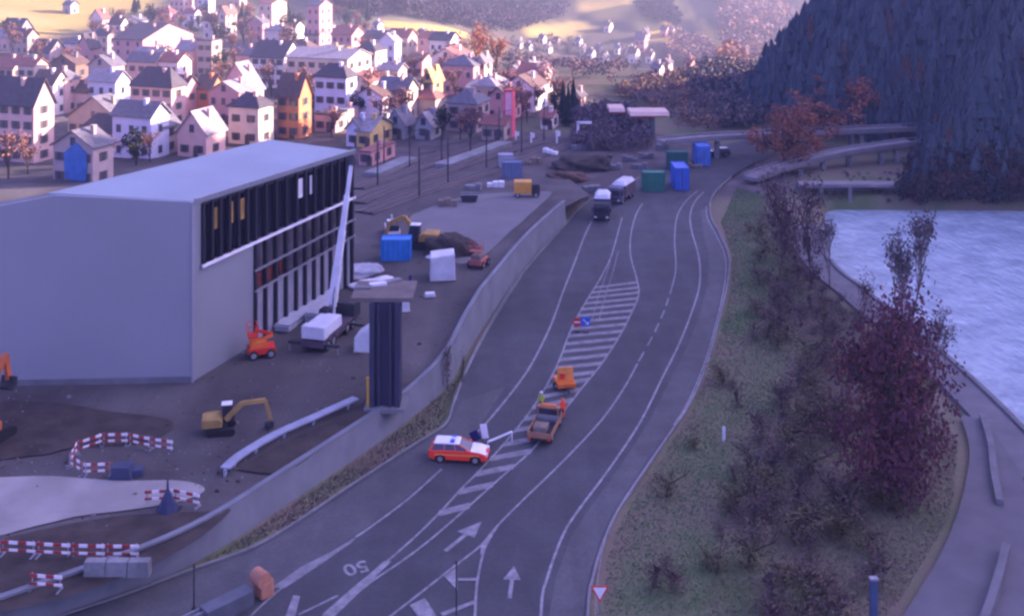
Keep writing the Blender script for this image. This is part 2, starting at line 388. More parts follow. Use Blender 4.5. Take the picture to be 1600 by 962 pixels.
ml([(560, 1000), (610, 962)], .17); ml([(742, 965), (744, 925), (748, 895), (758, 855), (778, 820)], .17); ml([(742, 965), (738, 1100), (735, 1300)], .17)
quad((752, 851), (778, 822), (760, 853), (750, 868))
ml([(840, 1300), (845, 962), (856, 900), (880, 835), (905, 795), (950, 735), (1000, 660), (1035, 590), (1060, 540), (1080, 490), (1093, 445), (1092, 402), (1080, 358), (1079, 332), (1088, 312), (1100, 300)], .18)
ml([(1052, 664), (1074, 630), (1100, 570), (1118, 508), (1132, 445), (1133, 402), (1119, 368), (1105, 340), (1104, 322)], .12)
ml([(930, 960), (934, 905), (944, 850), (958, 812)], .06)
# chevrons of the island
def lerp_at(line, y):
    for (x0, y0), (x1, y1) in zip(line, line[1:]):
        if (y0-y)*(y1-y) <= 0 and y0 != y1: return x0+(x1-x0)*(y-y0)/(y1-y0)
    return None
Ll = [(655, 832), (690, 797), (722, 762), (748, 736), (790, 690), (830, 640), (855, 600), (875, 560), (892, 515), (915, 472), (938, 435), (955, 400)]
Rl = [(625, 878), (655, 856), (686, 831), (733, 790), (782, 746), (829, 705), (850, 680), (880, 643), (910, 605), (937, 572), (965, 530), (985, 492), (998, 460), (994, 432)]
for y in (837, 801, 768, 740, 716, 694, 672, 654, 636, 620, 604, 589, 575, 562, 549, 537, 525, 514, 503, 493, 483, 474, 465, 457, 449):
    xl = lerp_at(Ll, y); xr = lerp_at(Rl, y-8 if y < 600 else y-12)
    if xl is None or xr is None: continue
    h = 1.5+(y-440)*.009; dy = 8 if y < 600 else 12
    mc.add([g(*p, LZ)+(LZ-.004,) for p in ((xl, y-h), (xl, y+h), (xr, y-dy+h), (xr, y-dy-h))], [(0, 1, 2, 3)])
ml([(958, 388), (950, 420), (936, 460), (925, 500)], .08); ml([(966, 392), (958, 424), (946, 462), (936, 500)], .08)
def arrow(tail, tip, wl=.22, wh=.75, hl=1.7):
    a = Vector(g(*tail, LZ)); t = Vector(g(*tip, LZ)); d = (t-a).normalized(); nn = Vector((-d.y, d.x)); s_ = t-d*hl
    P = [a+nn*wl/2, a-nn*wl/2, s_-nn*wl/2, s_-nn*wh/1.3, t, s_+nn*wh/1.3, s_+nn*wl/2]
    mk.add([(p.x, p.y, LZ) for p in P], [(0, 1, 2, 6), (2, 3, 4), (2, 4, 6), (6, 4, 5)])
arrow((696, 860), (753, 814), .32, .95, 2.0); arrow((796, 934), (803, 884), .26, .75, 1.5)
quad((444, 968), (458, 930), (469, 931), (460, 968)); ml([(466, 960), (500, 944), (528, 930)], .2, 1)
quad((694, 900), (714, 886), (715, 922)); quad((640, 945), (664, 934), (682, 962), (655, 966)); ml([(690, 960), (742, 940)], .35, 1); ml([(716, 905), (744, 905)], .3, 1)
quad((640, 1010), (700, 1000), (740, 1040), (735, 1080)); 
tag(mk.build('road_markings', PAINT), kind='structure'); tag(mc.build('hatched_markings', PAINTW), kind='structure')
wz = MB(); wz.add([g(*p, LZ)+(LZ,) for p in [(425, 917), (470, 885), (520, 860), (562, 834), (548, 848), (505, 878), (445, 918)]], [tuple(range(7))])
tag(wz.build('painted_wedge', PAINTW), kind='structure')
# the painted speed figure, read by traffic coming down the road
tc = bpy.data.curves.new('fifty', 'FONT'); tc.body = '50'; tc.size = 1.7; tc.align_x = 'CENTER'; tc.align_y = 'CENTER'; tc.offset = .02
to_ = bpy.data.objects.new('fifty', tc); C.objects.link(to_); bpy.context.view_layer.update()
tm = bpy.data.meshes.new_from_object(to_.evaluated_get(bpy.context.evaluated_depsgraph_get())); bpy.data.objects.remove(to_)
tm.materials.clear(); tm.materials.append(PAINT)
a_ = Vector(g(584, 880, LZ)); b_ = Vector(g(528, 894, LZ)); ang = math.atan2(b_.y-a_.y, b_.x-a_.x)
to_ = link('road_marking_figure', tm, None, g(556, 886, LZ)+(LZ,), ang); to_.scale = (1, 1.1, 1); tag(to_, kind='structure')
# kerbs
def kerb(line, name, w_=.18, h=.14, off=0):
    mb = MB(); vs = []
    for i, p in enumerate(line):
        a = line[max(i-1, 0)]; c = line[min(i+1, len(line)-1)]; dx, dy = c[0]-a[0], c[1]-a[1]; L = math.hypot(dx, dy)+1e-9; nx, ny = -dy/L, dx/L
        for o, z in ((off, -.1), (off, h), (off+w_, h), (off+w_, -.1)): vs.append((p[0]+nx*o, p[1]+ny*o, z))
    fs = [(4*i+k, 4*i+k+1, 4*i+k+5, 4*i+k+4) for i in range(len(line)-1) for k in range(3)]
    return tag(mb.add(vs, fs).build(name, CONC), kind='structure')
kerb(LE[:-20], 'kerb'); kerb(RE[:-8], 'kerb', off=-.18)

# ---------------------------------------------------------------- construction ground and retaining wall
foot = [(-420, 1130), (-100, 1030), (90, 962), (240, 905), (345, 852), (450, 782), (560, 708), (640, 652), (700, 600), (735, 540), (775, 480), (830, 405), (885, 348)]
FW = smooth_line([g(*p, 0) for p in foot], 5)
def wallh(i): return float(np.interp(i, [0, 35, 48, 60], [2.25, 2.3, 3.9, 3.2]))
vs = []
for i, p in enumerate(FW):
    a = FW[max(i-1, 0)]; c = FW[min(i+1, len(FW)-1)]; dx, dy = c[0]-a[0], c[1]-a[1]; L = math.hypot(dx, dy)+1e-9; nx, ny = -dy/L, dx/L; h = wallh(i)
    for o, z in ((0, -.3), (.25, h-.15), (.18, h-.15), (.18, h), (.62, h), (.62, -.3)): vs.append((p[0]+nx*o, p[1]+ny*o, z))
fs = [(6*i+k, 6*i+k+1, 6*i+k+7, 6*i+k+6) for i in range(len(FW)-1) for k in range(5)]+[(0, 1, 2, 3, 4, 5), tuple(6*(len(FW)-1)+k for k in (5, 4, 3, 2, 1, 0))]
WALLM = mat('wall_concrete', (.18, .19, .205), .75, .25, .35, bump=.2)
rw = MB().add(vs, fs).build('retaining_wall', WALLM)
tag(rw, 'long pale concrete retaining wall between the construction ground and the road', 'wall')
SZ = 2.0
def sitez(x, y): return float(-2.05*ss(160, 198, y+.0*x)+nz(x, y, 7, 2)*.10)
edge = []
for i, p in enumerate(FW):
    a = FW[max(i-1, 0)]; c = FW[min(i+1, len(FW)-1)]; dx, dy = c[0]-a[0], c[1]-a[1]; L = math.hypot(dx, dy); edge.append((p[0]-dy/L*.6, p[1]+dx/L*.6))
site = edge+[(12, 168), (8, 199), (-60, 205), (-190, 205), (-190, 50)]
tag(sheet('construction_ground', site, SZ, GRAV, sitez, 4, thick=0), kind='structure')
def sg(px, py, dz=.02):
    """point on the construction ground"""
    x, y = g(px, py, SZ)
    for _ in range(6): x, y = g(px, py, SZ+sitez(x, y))
    return (x, y, SZ+sitez(x, y)+dz)
def patch(name, pts, m, dz=.05, kind='structure'):
    P = smooth_line([sg(*p)[:2] for p in pts+[pts[0]]], 5)[:-1]
    return tag(sheet(name, P, SZ+dz, m, sitez, 4), kind=kind)
patch('pale_gravel_patch', [(-60, 748), (60, 745), (180, 752), (280, 752), (320, 765), (290, 782), (200, 798), (120, 808), (60, 822), (-80, 845)], SAND, .09)
patch('dark_soil_patch', [(-60, 632), (60, 628), (180, 645), (270, 660), (230, 690), (120, 700), (60, 712), (-60, 715)], SOIL, .09)
patch('dark_soil_patch', [(-70, 860), (60, 830), (200, 806), (330, 800), (360, 800), (300, 850), (200, 900), (80, 940), (-80, 960)], SOIL, .09)
patch('dark_soil_patch', [(370, 735), (430, 700), (500, 668), (560, 645), (575, 655), (500, 705), (440, 740)], SOIL, .12)
patch('concrete_yard', [(660, 330), (740, 305), (840, 300), (860, 306), (800, 360), (740, 410), (690, 400), (640, 345)], mat('yard_concrete', (.155, .15, .15), .9, .15, .2), .09)

# ---------------------------------------------------------------- lake, shore, path
lm = bpy.data.materials.new('milky_water'); lm.use_nodes = True; n = lm.node_tree.nodes; l = lm.node_tree.links; b = n['Principled BSDF']
b.inputs['Roughness'].default_value = .16; b.inputs['Specular IOR Level'].default_value = .6; b.inputs['IOR'].default_value = 1.33
geo = n.new('ShaderNodeNewGeometry'); no = n.new('ShaderNodeTexNoise'); no.inputs['Scale'].default_value = .25; no.inputs['Detail'].default_value = 10; no.inputs['Roughness'].default_value = .7
l.new(geo.outputs['Position'], no.inputs['Vector']); rp = n.new('ShaderNodeValToRGB'); rp.color_ramp.elements[0].position = .3; rp.color_ramp.elements[1].position = .7
rp.color_ramp.elements[0].color = (.20, .27, .32, 1); rp.color_ramp.elements[1].color = (.46, .55, .58, 1)
l.new(no.outputs[0], rp.inputs[0]); l.new(rp.outputs[0], b.inputs['Base Color'])
bp = n.new('ShaderNodeBump'); bp.inputs['Strength'].default_value = 1.0; bp.inputs['Distance'].default_value = .5; n2 = n.new('ShaderNodeTexNoise'); n2.inputs['Scale'].default_value = 1.1; n2.inputs['Detail'].default_value = 6
mp = n.new('ShaderNodeMapping'); mp.inputs['Scale'].default_value = (1, .45, 1); l.new(geo.outputs['Position'], mp.inputs[0]); l.new(mp.outputs[0], n2.inputs['Vector']); l.new(n2.outputs[0], bp.inputs['Height']); l.new(bp.outputs[0], b.inputs['Normal'])
tag(sheet('lake_water', [(35, 25), (35, 110), (25, 181), (100, 181), (140, 150), (200, 60), (230, -155), (40, -155)], WZ, lm), kind='structure')
SL = smooth_line(SHORE, 5); vs = []
for i, p in enumerate(SL):
    a = SL[max(i-1, 0)]; c = SL[min(i+1, len(SL)-1)]; dx, dy = c[0]-a[0], c[1]-a[1]; L = math.hypot(dx, dy)+1e-9; nx, ny = dy/L, -dx/L   # away from the water
    if nx > 0: nx, ny = -nx, -ny
    for o, z in ((-2.6, -3.2), (-1.0, .18), (-1.0, .42), (-.55, .42), (-.55, .2), (2.6, .16), (2.6, -.3)): vs.append((p[0]+nx*o, p[1]+ny*o, z))
fs = [(7*i+k, 7*i+k+1, 7*i+k+8, 7*i+k+7) for i in range(len(SL)-1) for k in range(6)]
tag(MB().add(vs, fs).build('lake_wall', mat('quay_concrete', (.15, .145, .15), .85, .25, .4, bump=.2)), 'grey concrete quay wall sloping down into the pale lake', 'wall')
pl_ = [(1500, 648), (1515, 700), (1508, 760), (1490, 820), (1462, 880), (1412, 962), (1330, 1100), (1200, 1300)]
pr_ = [(1536, 655), (1580, 715), (1606, 770), (1612, 850), (1600, 962), (1600, 1100), (1600, 1300)]
tag(sheet('lakeside_path', smooth_line([g(*p, .16) for p in pl_], 4)+smooth_line([g(*p, .16) for p in pr_], 4)[::-1], .2, PATH, lambda x, y: nz(x, y, 9, .5)*.12, 4), kind='structure')
for pts, hh, lab in (([(1535, 655), (1548, 700), (1553, 745), (1562, 790)], .45, 'low dark kerb wall curving beside the lakeside path near the quay'), ([(1572, 862), (1562, 905), (1545, 960), (1520, 1030)], .6, 'low dark kerb wall at the lower end of the lakeside path')):
    P = smooth_line([g(*p, .2) for p in pts], 4); mb = MB()
    for p, q in zip(P, P[1:]): mb.beam((p[0], p[1], .2+hh/2), (q[0], q[1], .2+hh/2), .5, hh+.1)
    tag(mb.build('low_wall', CONCD), lab, 'wall')

# ---------------------------------------------------------------- air between the camera and the far slopes
hm = bpy.data.materials.new('haze'); hm.use_nodes = True; n = hm.node_tree.nodes; l = hm.node_tree.links
n.remove(n['Principled BSDF']); pv = n.new('ShaderNodeVolumePrincipled'); pv.inputs['Density'].default_value = .0007
pv.inputs['Color'].default_value = (.66, .72, 1, 1); pv.inputs['Anisotropy'].default_value = .55
l.new(pv.outputs[0], n['Material Output'].inputs['Volume'])
hz = MB().box((-110, 640, -60), (1750, 2100, 640)).build('haze', hm)
# the far ground outside the box stays outside it
tag(hz, kind='stuff')

# ---------------------------------------------------------------- the big hall under construction
hall = thing('industrial_hall', 'huge pale grey clad hall with a light flat roof and one open glazed long side', 'hall', (0, 0, 0))
P0 = Vector(sg(300, 597, -.02)[:2]); PL = Vector(sg(-60, 604, -.02)[:2])
ZR = 17.1
def hx(px, p0, p1):
    """parameter along p0->p1 where it crosses picture column px"""
    k = (px-800)/F; d = p1-p0; return (k*p0.y-p0.x)/(d.x-k*d.y)
# far corner: at column 552 with the eave on row 236
Df = F*(CAMZ-ZR)/(236-HY); P1 = Vector(((552-800)*Df/F, Df))
Dn = P0.y
zN = CAMZ-Dn*(316-HY)/F         # eave height at the near corner
RIDGEZ = zN+.75
u = (P1-P0); Ls = u.length; u = u/Ls; nrm = Vector((u.y, -u.x))      # outward normal of the long side
def wallpt(t, z, off=0): p = P0+u*(t*Ls)+nrm*off; return (p.x, p.y, z)
fu = (PL-P0).normalized()
Wd = 13.0                                          # width of the high part
def fpt(s, z, off=0): p = P0+fu*s; return (p.x+fu.y*0, p.y-off, z)
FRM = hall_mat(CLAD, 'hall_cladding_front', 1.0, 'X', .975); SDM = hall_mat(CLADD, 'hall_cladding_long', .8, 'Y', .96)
LW = (PL-P0).length
zb = SZ-.4
# front wall with gently pitched top edge
mb = MB(); th = .35
top = [(0, zN), (Wd-1, RIDGEZ), (LW, RIDGEZ-1.5)]
lo = [fpt(s, zb) for s, _ in top]; hi = [fpt(s, z) for s, z in top]; lob = [(x, y+th, z) for x, y, z in lo]; hib = [(x, y+th, z) for x, y, z in hi]
ring = [lo[0], lo[2], hi[2], hi[1], hi[0]]; rb_ = [(x, y+th, z) for x, y, z in ring]
mb.add(ring+rb_, [(0, 1, 2, 3, 4), (9, 8, 7, 6, 5)]+[(k, (k+1) % 5, 5+(k+1) % 5, 5+k) for k in range(5)])
mb.build('front_wall', FRM, hall)
mb = MB(); q = wallpt(0, zb, .03); mb.tube((q[0], q[1]-.02, zb), (q[0], q[1]-.02, zN), .16, n=8); mb.build('corner_trim', CLAD, hall)
mb = MB(); a = fpt(0, 0, .12); b2 = fpt(LW, 0, .12); mb.beam((a[0], a[1], SZ+.25), (b2[0], b2[1], SZ+.25), .2, .5); mb.build('plinth', CONCD, hall)
# long side
tb = hx(316, P0, P1); tcx = hx(396, P0, P1)
def zat(px, py): t = hx(px, P0, P1); D = (P0+u*(t*Ls)).y; return CAMZ-D*(py-HY)/F
zband = zat(318, 414); zband2 = zat(538, 315); ztop = zat(318, 322)
zeave = lambda t: zN+(ZR-zN)*t
def panel(mb, t0, t1, z0, z1, off=0, th=.25, mi=0, z0b=None, z1b=None):
    z0b = z0 if z0b is None else z0b; z1b = z1 if z1b is None else z1b
    A = [wallpt(t0, z0, off), wallpt(t1, z0b, off), wallpt(t1, z1b, off), wallpt(t0, z1, off)]; B = [wallpt(t0, z0, off-th), wallpt(t1, z0b, off-th), wallpt(t1, z1b, off-th), wallpt(t0, z1, off-th)]
    mb.add(A+B, [(0, 1, 2, 3), (5, 4, 7, 6), (3, 2, 6, 7), (0, 4, 5, 1), (0, 3, 7, 4), (1, 5, 6, 2)], mi)
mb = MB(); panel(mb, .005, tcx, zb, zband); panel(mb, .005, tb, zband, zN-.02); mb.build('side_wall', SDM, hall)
mb = MB(); panel(mb, tb, 1, ztop+.1, ztop+.45, .02, .3, 0, zeave(1)-.85, zeave(1)-.35); mb.build('eaves_beam', BLACK, hall)
ts = []
for x in [316, 330, 343, 357, 371, 385, 398, 414, 430, 446, 462, 476, 490, 503, 516, 528, 539, 549]:
    ts.append(hx(x, P0, P1))
zf = [zat(400, 421), zat(400, 453)]; zf2 = [zat(548, 344), zat(555, 366)]
def zl(z0, z1, t): return z0+(z1-z0)*(t-tcx)/(1-tcx)
zB = lambda t: zband+(zband2-zband)*t
# glazing of the upper band, a pane per bay
for a, b2 in zip(ts, ts[1:]+[1.0]):
    mb = MB(); panel(mb, a+.003, b2-.003, zB(a)+.2, zeave(a)-.5, -.3, .04, 0, zB(b2)+.2, zeave(b2)-.5); mb.build('window_pane', DGLASS, hall)
for t in ts:
    mb = MB(); low = zb if t >= tcx-.01 else zB(t)
    p = wallpt(t, low, .02); q = wallpt(t, zeave(t)-.4, .02); mb.box((p[0], p[1], low), (.34, .42, q[2]-low), math.atan2(u.y, u.x)); mb.build('column', BLACK, hall)
mb = MB(); panel(mb, tb-.01, 1, zband-.1, zband+.16, .34, .2, 0, zB(1)-.1, zB(1)+.16); mb.build('floor_beam', WHITE, hall)
for k in range(2):
    mb = MB(); panel(mb, tcx, 1, zf[k]-.1, zf[k]+.12, .30, .2, 0, zf2[k]-.1, zf2[k]+.12); mb.build('floor_beam', GALV, hall)
# lower bays: recessed pale wall, darker openings between the floors
mb = MB(); panel(mb, tcx, 1, zb, zf[1]-.1, -.1, .2, 0, zb, zf2[1]-.1); mb.build('recessed_wall', mat('bay_panel', (.30, .30, .33), .7, .15, .7), hall)
mb = MB(); panel(mb, tcx, 1, zf[1]-.1, zB(tcx), -.5, .2, 0, zf2[1]-.1, zB(1)); mb.build('inner_wall', mat('bay_inside', (.15, .13, .15), .8, .6, .9), hall)
for i, (t, k) in enumerate([(.36, 0), (.44, 0), (.40, 1), (.5, 1)]):
    mb = MB(); z = zf[1]+.1; p = wallpt(t+.02, z, -.55); mb.box(p, (1.3, .5, 1.3), math.atan2(u.y, u.x)); mb.build('stored_panel', mat('rust_red', (.25, .05, .03), .8, .3, 1), hall)
for t in (.12, .2, .27, .62, .7):   # ochre and white boards for things glimpsed through the glazing
    mb = MB(); z = zeave(t)-3.2; p = wallpt(t, z, -.12); mb.box((p[0], p[1], z), (.9, .06, 2.0), math.atan2(u.y, u.x)); mb.build('inner_board', OCHRE if t < .5 else WHITE, hall)
# end wall, back wall and roof
B1 = P1-nrm*Wd*.86; B0 = P0+fu*Wd+Vector((0, .55))
def wl(a, b, z0, z1, z2, nm, m):
    mb = MB(); d = (b-a).normalized(); nn = Vector((d.y, -d.x))*.3
    A = [(a.x, a.y, z0), (b.x, b.y, z0), (b.x, b.y, z2), (a.x, a.y, z1)]; Bq = [(x+nn.x, y+nn.y, z) for x, y, z in A]
    mb.add(A+Bq, [(0, 1, 2, 3), (5, 4, 7, 6), (3, 2, 6, 7), (0, 4, 5, 1), (0, 3, 7, 4), (1, 5, 6, 2)]); mb.build(nm, m, hall)
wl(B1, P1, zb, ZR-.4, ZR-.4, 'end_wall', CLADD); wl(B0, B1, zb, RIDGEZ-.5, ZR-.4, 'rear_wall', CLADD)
mb = MB(); ov = nrm*.25
A = [(P0.x+ov.x-.02, P0.y+ov.y+.36, zN+.02), (P1.x+ov.x, P1.y+ov.y, ZR+.02), (B1.x, B1.y, RIDGEZ+.05), (B0.x, B0.y+.36, RIDGEZ+.02)]
e1, e2 = Vector(A[1])-Vector(A[0]), Vector(A[3])-Vector(A[0]); pn = e1.cross(e2); A[2] = (A[2][0], A[2][1], A[0][2]-(pn.x*(A[2][0]-A[0][0])+pn.y*(A[2][1]-A[0][1]))/pn.z)
mb.add(A+[(x, y, z-.3) for x, y, z in A], [(0, 1, 2, 3), (7, 6, 5, 4), (0, 4, 5, 1), (1, 5, 6, 2), (2, 6, 7, 3), (3, 7, 4, 0)])
rf = mb.build('roof', hall_mat(HROOF, 'roof_sheets', 1.2, 'X', .95), hall)
mb = MB(); a = Vector(A[0]); b2 = Vector(A[1]); mb.beam(a+Vector((0, 0, .08)), b2+Vector((0, 0, .08)), .3, .3); mb.build('roof_edge', GALV, rf)
mb = MB()
Pm = P0+fu*(Wd+.0); Pl = P0+fu*LW
back = 4.5
A = [(Pm.x, Pm.y+.36, RIDGEZ-.35), (Pl.x, Pl.y+.36, RIDGEZ-1.8), (Pl.x, Pl.y+back, RIDGEZ-1.8), (Pm.x+1.2, Pm.y+back, RIDGEZ-.4)]
mb.add(A+[(x, y, zb) for x, y, z in A], [(0, 1, 2, 3), (7, 6, 5, 4), (0, 4, 5, 1), (1, 5, 6, 2), (2, 6, 7, 3), (3, 7, 4, 0)]); mb.build('annex', mat('annex_roof', (.16, .16, .18), .8, .3, .5), hall)

# ---------------------------------------------------------------- dark pier with its platform
tw = thing('bridge_pier', 'tall dark ribbed pier under a tan platform beside the retaining wall', 'pier', sg(603, 633, 0), .0)
ph = 9.0
MB().box((0, 0, 0), (1.9, 1.5, ph)).build('shaft', mat('pier_dark', (.022, .022, .05), .6, .4, .5), tw)
PR = mat('pier_rib', (.04, .042, .075), .5, .3, .6)
for x in (-1.08, 1.08): MB().box((x, -.1, 0), (.42, 1.8, ph)).build('flange', PR, tw)
for x in (-.52, .45): MB().box((x, -.82, 0), (.2, .2, ph-.2)).build('rib', PR, tw)
MB().box((0, 0, -.1), (3.4, 2.8, .35)).build('footing', CONC, tw)
pf = MB().box((-.3, 1.6, ph-.02), (5.2, 4.6, .35)).build('platform', mat('platform_tan', (.17, .14, .12), .9, .4, .6, bump=.3), tw)
for i in range(3): MB().box((-2.2+i*1.2, 1.8+i*.9, ph+.33), (1.5, .7, .2), .3*i).build('board', WTARP if i % 2 else CONC, pf)
tag(MB().box((0, 0, 0), (.42, .2, 2.6), mi=0).box((0, 0, 2.6), (.5, .26, .12)).build('marker_post', YEL, loc=sg(577, 640, 0)), 'yellow upright post at the foot of the dark pier', 'post')

# ---------------------------------------------------------------- overpasses at the far shore
def bridge(name, label, pts, z, wd, m, piers, rail=True, zend=None):
    """pts: picture points lying at height z"""
    t = thing(name, label, 'bridge', (0, 0, 0)); P = smooth_line([g(*p, z) for p in pts], 4)
    zz = [z+(zend-z)*i/(len(P)-1) if zend is not None else z for i in range(len(P))]
    def rib(o0, o1, za, zb_, nm, mt):
        vs = []
        for i, p in enumerate(P):
            a = P[max(i-1, 0)]; c = P[min(i+1, len(P)-1)]; dx, dy = c[0]-a[0], c[1]-a[1]; L = math.hypot(dx, dy); nx, ny = -dy/L, dx/L
            if ny < 0: nx, ny = -nx, -ny
            for o, h in ((o0, za), (o1, za), (o1, zb_), (o0, zb_)): vs.append((p[0]+nx*o, p[1]+ny*o, zz[i]+h))
        fs = [(4*i+k, 4*i+(k+1) % 4, 4*i+4+(k+1) % 4, 4*i+4+k) for i in range(len(P)-1) for k in range(4)]+[(0, 1, 2, 3), (4*len(P)-1, 4*len(P)-2, 4*len(P)-3, 4*len(P)-4)]
        MB().add(vs, fs).build(nm, mt, t)
    rib(0, wd, -.6, 0, 'deck', m); rib(-.1, .15, -.3, .35, 'parapet', m); rib(wd-.15, wd+.1, -.3, .35, 'parapet', m)
    if rail:
        rib(-.02, .06, 1.0, 1.1, 'handrail', GALV)
        for p, h in zip(P, zz): MB().box((p[0], p[1], h+.3), (.07, .07, .8)).build('rail_post', GALV, t)
    for px in piers:
        # nearest deck point to that column
        k = min(range(len(P)), key=lambda i: abs(800+F*P[i][0]/P[i][1]-px)); p = P[k]; h = zz[k]-1.0
        x = (px-800)*(p[1]+wd*.4)/F; b0 = min(tz(x, p[1]+wd*.4), h-1)-1
        MB().box((x, p[1]+wd*.4, b0), (.75, wd*.45, h-b0)).build('pier', CONC, t)
    return t
BR = mat('bridge_concrete', (.22, .20, .20), .8, .25, .4)
bridge('overpass', 'upper road bridge with pale parapet crossing behind the orange trees', [(1040, 222), (1110, 216), (1190, 212), (1262, 208), (1340, 205), (1432, 201)], 4.2, 3.4, BR, [1120, 1262, 1330, 1345])
bridge('overpass', 'lower road bridge ramp curving down to the highway above the lake head', [(1186, 279), (1230, 268), (1290, 257), (1350, 250), (1432, 243)], 1.0, 3.2, BR, [1250, 1286, 1326, 1376, 1400], zend=3.4)
jt = thing('viewing_jetty', 'low concrete landing with two pale posts at the head of the lake', 'jetty', g(1320, 325, -2.2)+(-2.2,))
MB().box((1.0, 2.2, 3.1), (16, 2.6, .5)).build('slab', BR, jt)
for x in (-3.6, 1.1): MB().box((x, .9, -.6), (.55, .5, 3.8)).build('post', CONC, jt)
MB().box((1, 3.6, -.5), (16, .6, 3.6)).build('back_wall', CONCD, jt)

# ---------------------------------------------------------------- vehicles
def wheel(parent, x, y, r, wd=.22, nm='wheel'):
    o = MB().tube((0, -wd/2, 0), (0, wd/2, 0), r, n=18).build(nm, TYRE, parent, loc=(x, y, r))
    MB().tube((0, -wd/2-.012, 0), (0, wd/2+.012, 0), r*.6, n=12).build('rim', GALV, o); return o
def estate_car(name, label, loc, rz, paint, top, stripe=None, bar=True):
    t = thing(name, label, 'car', loc, rz)
    # body side profile (x forward, z up), 4.7 m long
    prof = [(-2.32, .38), (-2.36, .62), (-2.3, .95), (-1.2, 1.0), (.95, .98), (1.6, .92), (2.15, .78), (2.34, .6), (2.34, .34), (1.85, .26), (1.78, .5), (1.62, .66), (1.38, .7), (1.14, .66), (.98, .5), (.92, .26), (-.98, .26), (-1.04, .5), (-1.2, .66), (-1.42, .7), (-1.66, .66), (-1.82, .5), (-1.88, .26)]
    mb = MB(); n = len(prof)
    vs = []
    for y, k in ((-.9, 1), (-.82, .0), (.82, .0), (.9, 1)):
        pass
    mb.prism(prof, 1, -.9, .9); body = mb.build('body', paint, t, bevel=.05)
    # glasshouse
    bot = [(-2.2, .97), (1.0, .97)]; tp = [(-1.95, 1.46), (-.1, 1.48)]
    def gh(w0, w1, x0, x1, x2, x3, z0, z1, nm, m, par):
        mb = MB(); mb.add([(x0, -w0, z0), (x1, -w0, z0), (x1, w0, z0), (x0, w0, z0), (x2, -w1, z1), (x3, -w1, z1), (x3, w1, z1), (x2, w1, z1)], [(3, 2, 1, 0), (4, 5, 6, 7), (0, 1, 5, 4), (1, 2, 6, 5), (2, 3, 7, 6), (3, 0, 4, 7)])
        return mb.build(nm, m, par, bevel=.03)
    gh(.83, .66, -2.22, 1.05, -1.92, .0, .96, 1.43, 'windows', GLASS, t)
    rf_ = gh(.68, .64, -2.0, .08, -1.85, -.08, 1.42, 1.50, 'roof', top, t)
    for s in (-1, 1):
        mb = MB()
        for xb, xt in ((1.0, .02), (-.2, -.35), (-1.1, -1.12), (-2.2, -1.92)): mb.beam((xb, s*.835, .97), (xt, s*.675, 1.43), .05, .07)
        mb.build('pillars', paint, t)
        MB().box((2.2, s*.62, .66), (.26, .36, .14)).build('headlight', WHITE, t)
        MB().box((-2.33, s*.68, .72), (.1, .26, .2)).build('tail_light', RED, t)
        MB().box((.75, s*.98, .98), (.14, .18, .13)).build('mirror', paint, t)
        if stripe: MB().box((-.1, s*.903, .62), (3.6, .014, .12)).build('side_stripe', stripe, t)
        for x in (-1.42, 1.38): wheel(t, x, s*.82, .33)
    MB().prism([(1.0, .985), (1.62, .935), (2.12, .80), (2.12, .76), (1.0, .90)], 1, -.8, .8).build('bonnet', top, t)
    MB().box((2.3, 0, .36), (.14, 1.5, .14)).build('bumper', DARK, t)
    if bar:
        lb = MB().box((-.5, 0, 1.50), (.32, 1.15, .13), ty=.95).build('light_bar', BLUE, t); MB().box((-.5, 0, 1.50), (.34, .25, .14)).build('light_bar_centre', WHITE, lb)
    return t
cx, cy = g(718, 716, .07)
estate_car('emergency_car', 'red and white estate car with blue roof lights stopped across the left lane'.replace('left', 'outer'), (cx, cy, .07), R(-6), mat('car_red', (.80, .045, .02), .3, .05, 1, spec=.6), WHITE, mat('stripe_orange', (.9, .25, .05), .5, .05, 1))
# folding sign board set beside the car
t = thing('folding_sign', 'white board and dark board unfolded on a stand behind the red car', 'road sign', g(757, 694, .07)+(.07,), R(-12))
MB().box((0, 0, .15), (.12, .12, .9)).build('post', GALV, t); MB().box((0, 0, 0), (1.2, .7, .15)).build('base', DARK, t)
MB().box((.1, -.05, .55), (.55, .05, 1.15), tilt=.18).build('white_panel', WHITE, t); MB().box((-.6, -.02, .3), (.75, .05, .8), tilt=.5).build('dark_panel', mat('dark_blue', (.02, .03, .12), .5, .2, 1), t)
mb = MB(); a = Vector(g(762, 690, .5)+(.5,)); b2 = Vector(g(800, 674, .9)+(.9,)); mb.beam(a, b2, .12, .12)
for p in (a, b2): mb.beam(p, (p.x, p.y, .0), .08, .08)
tag(mb.build('barrier_boom', WHITE), 'thin white boom standing between the red car and the work truck', 'barrier')

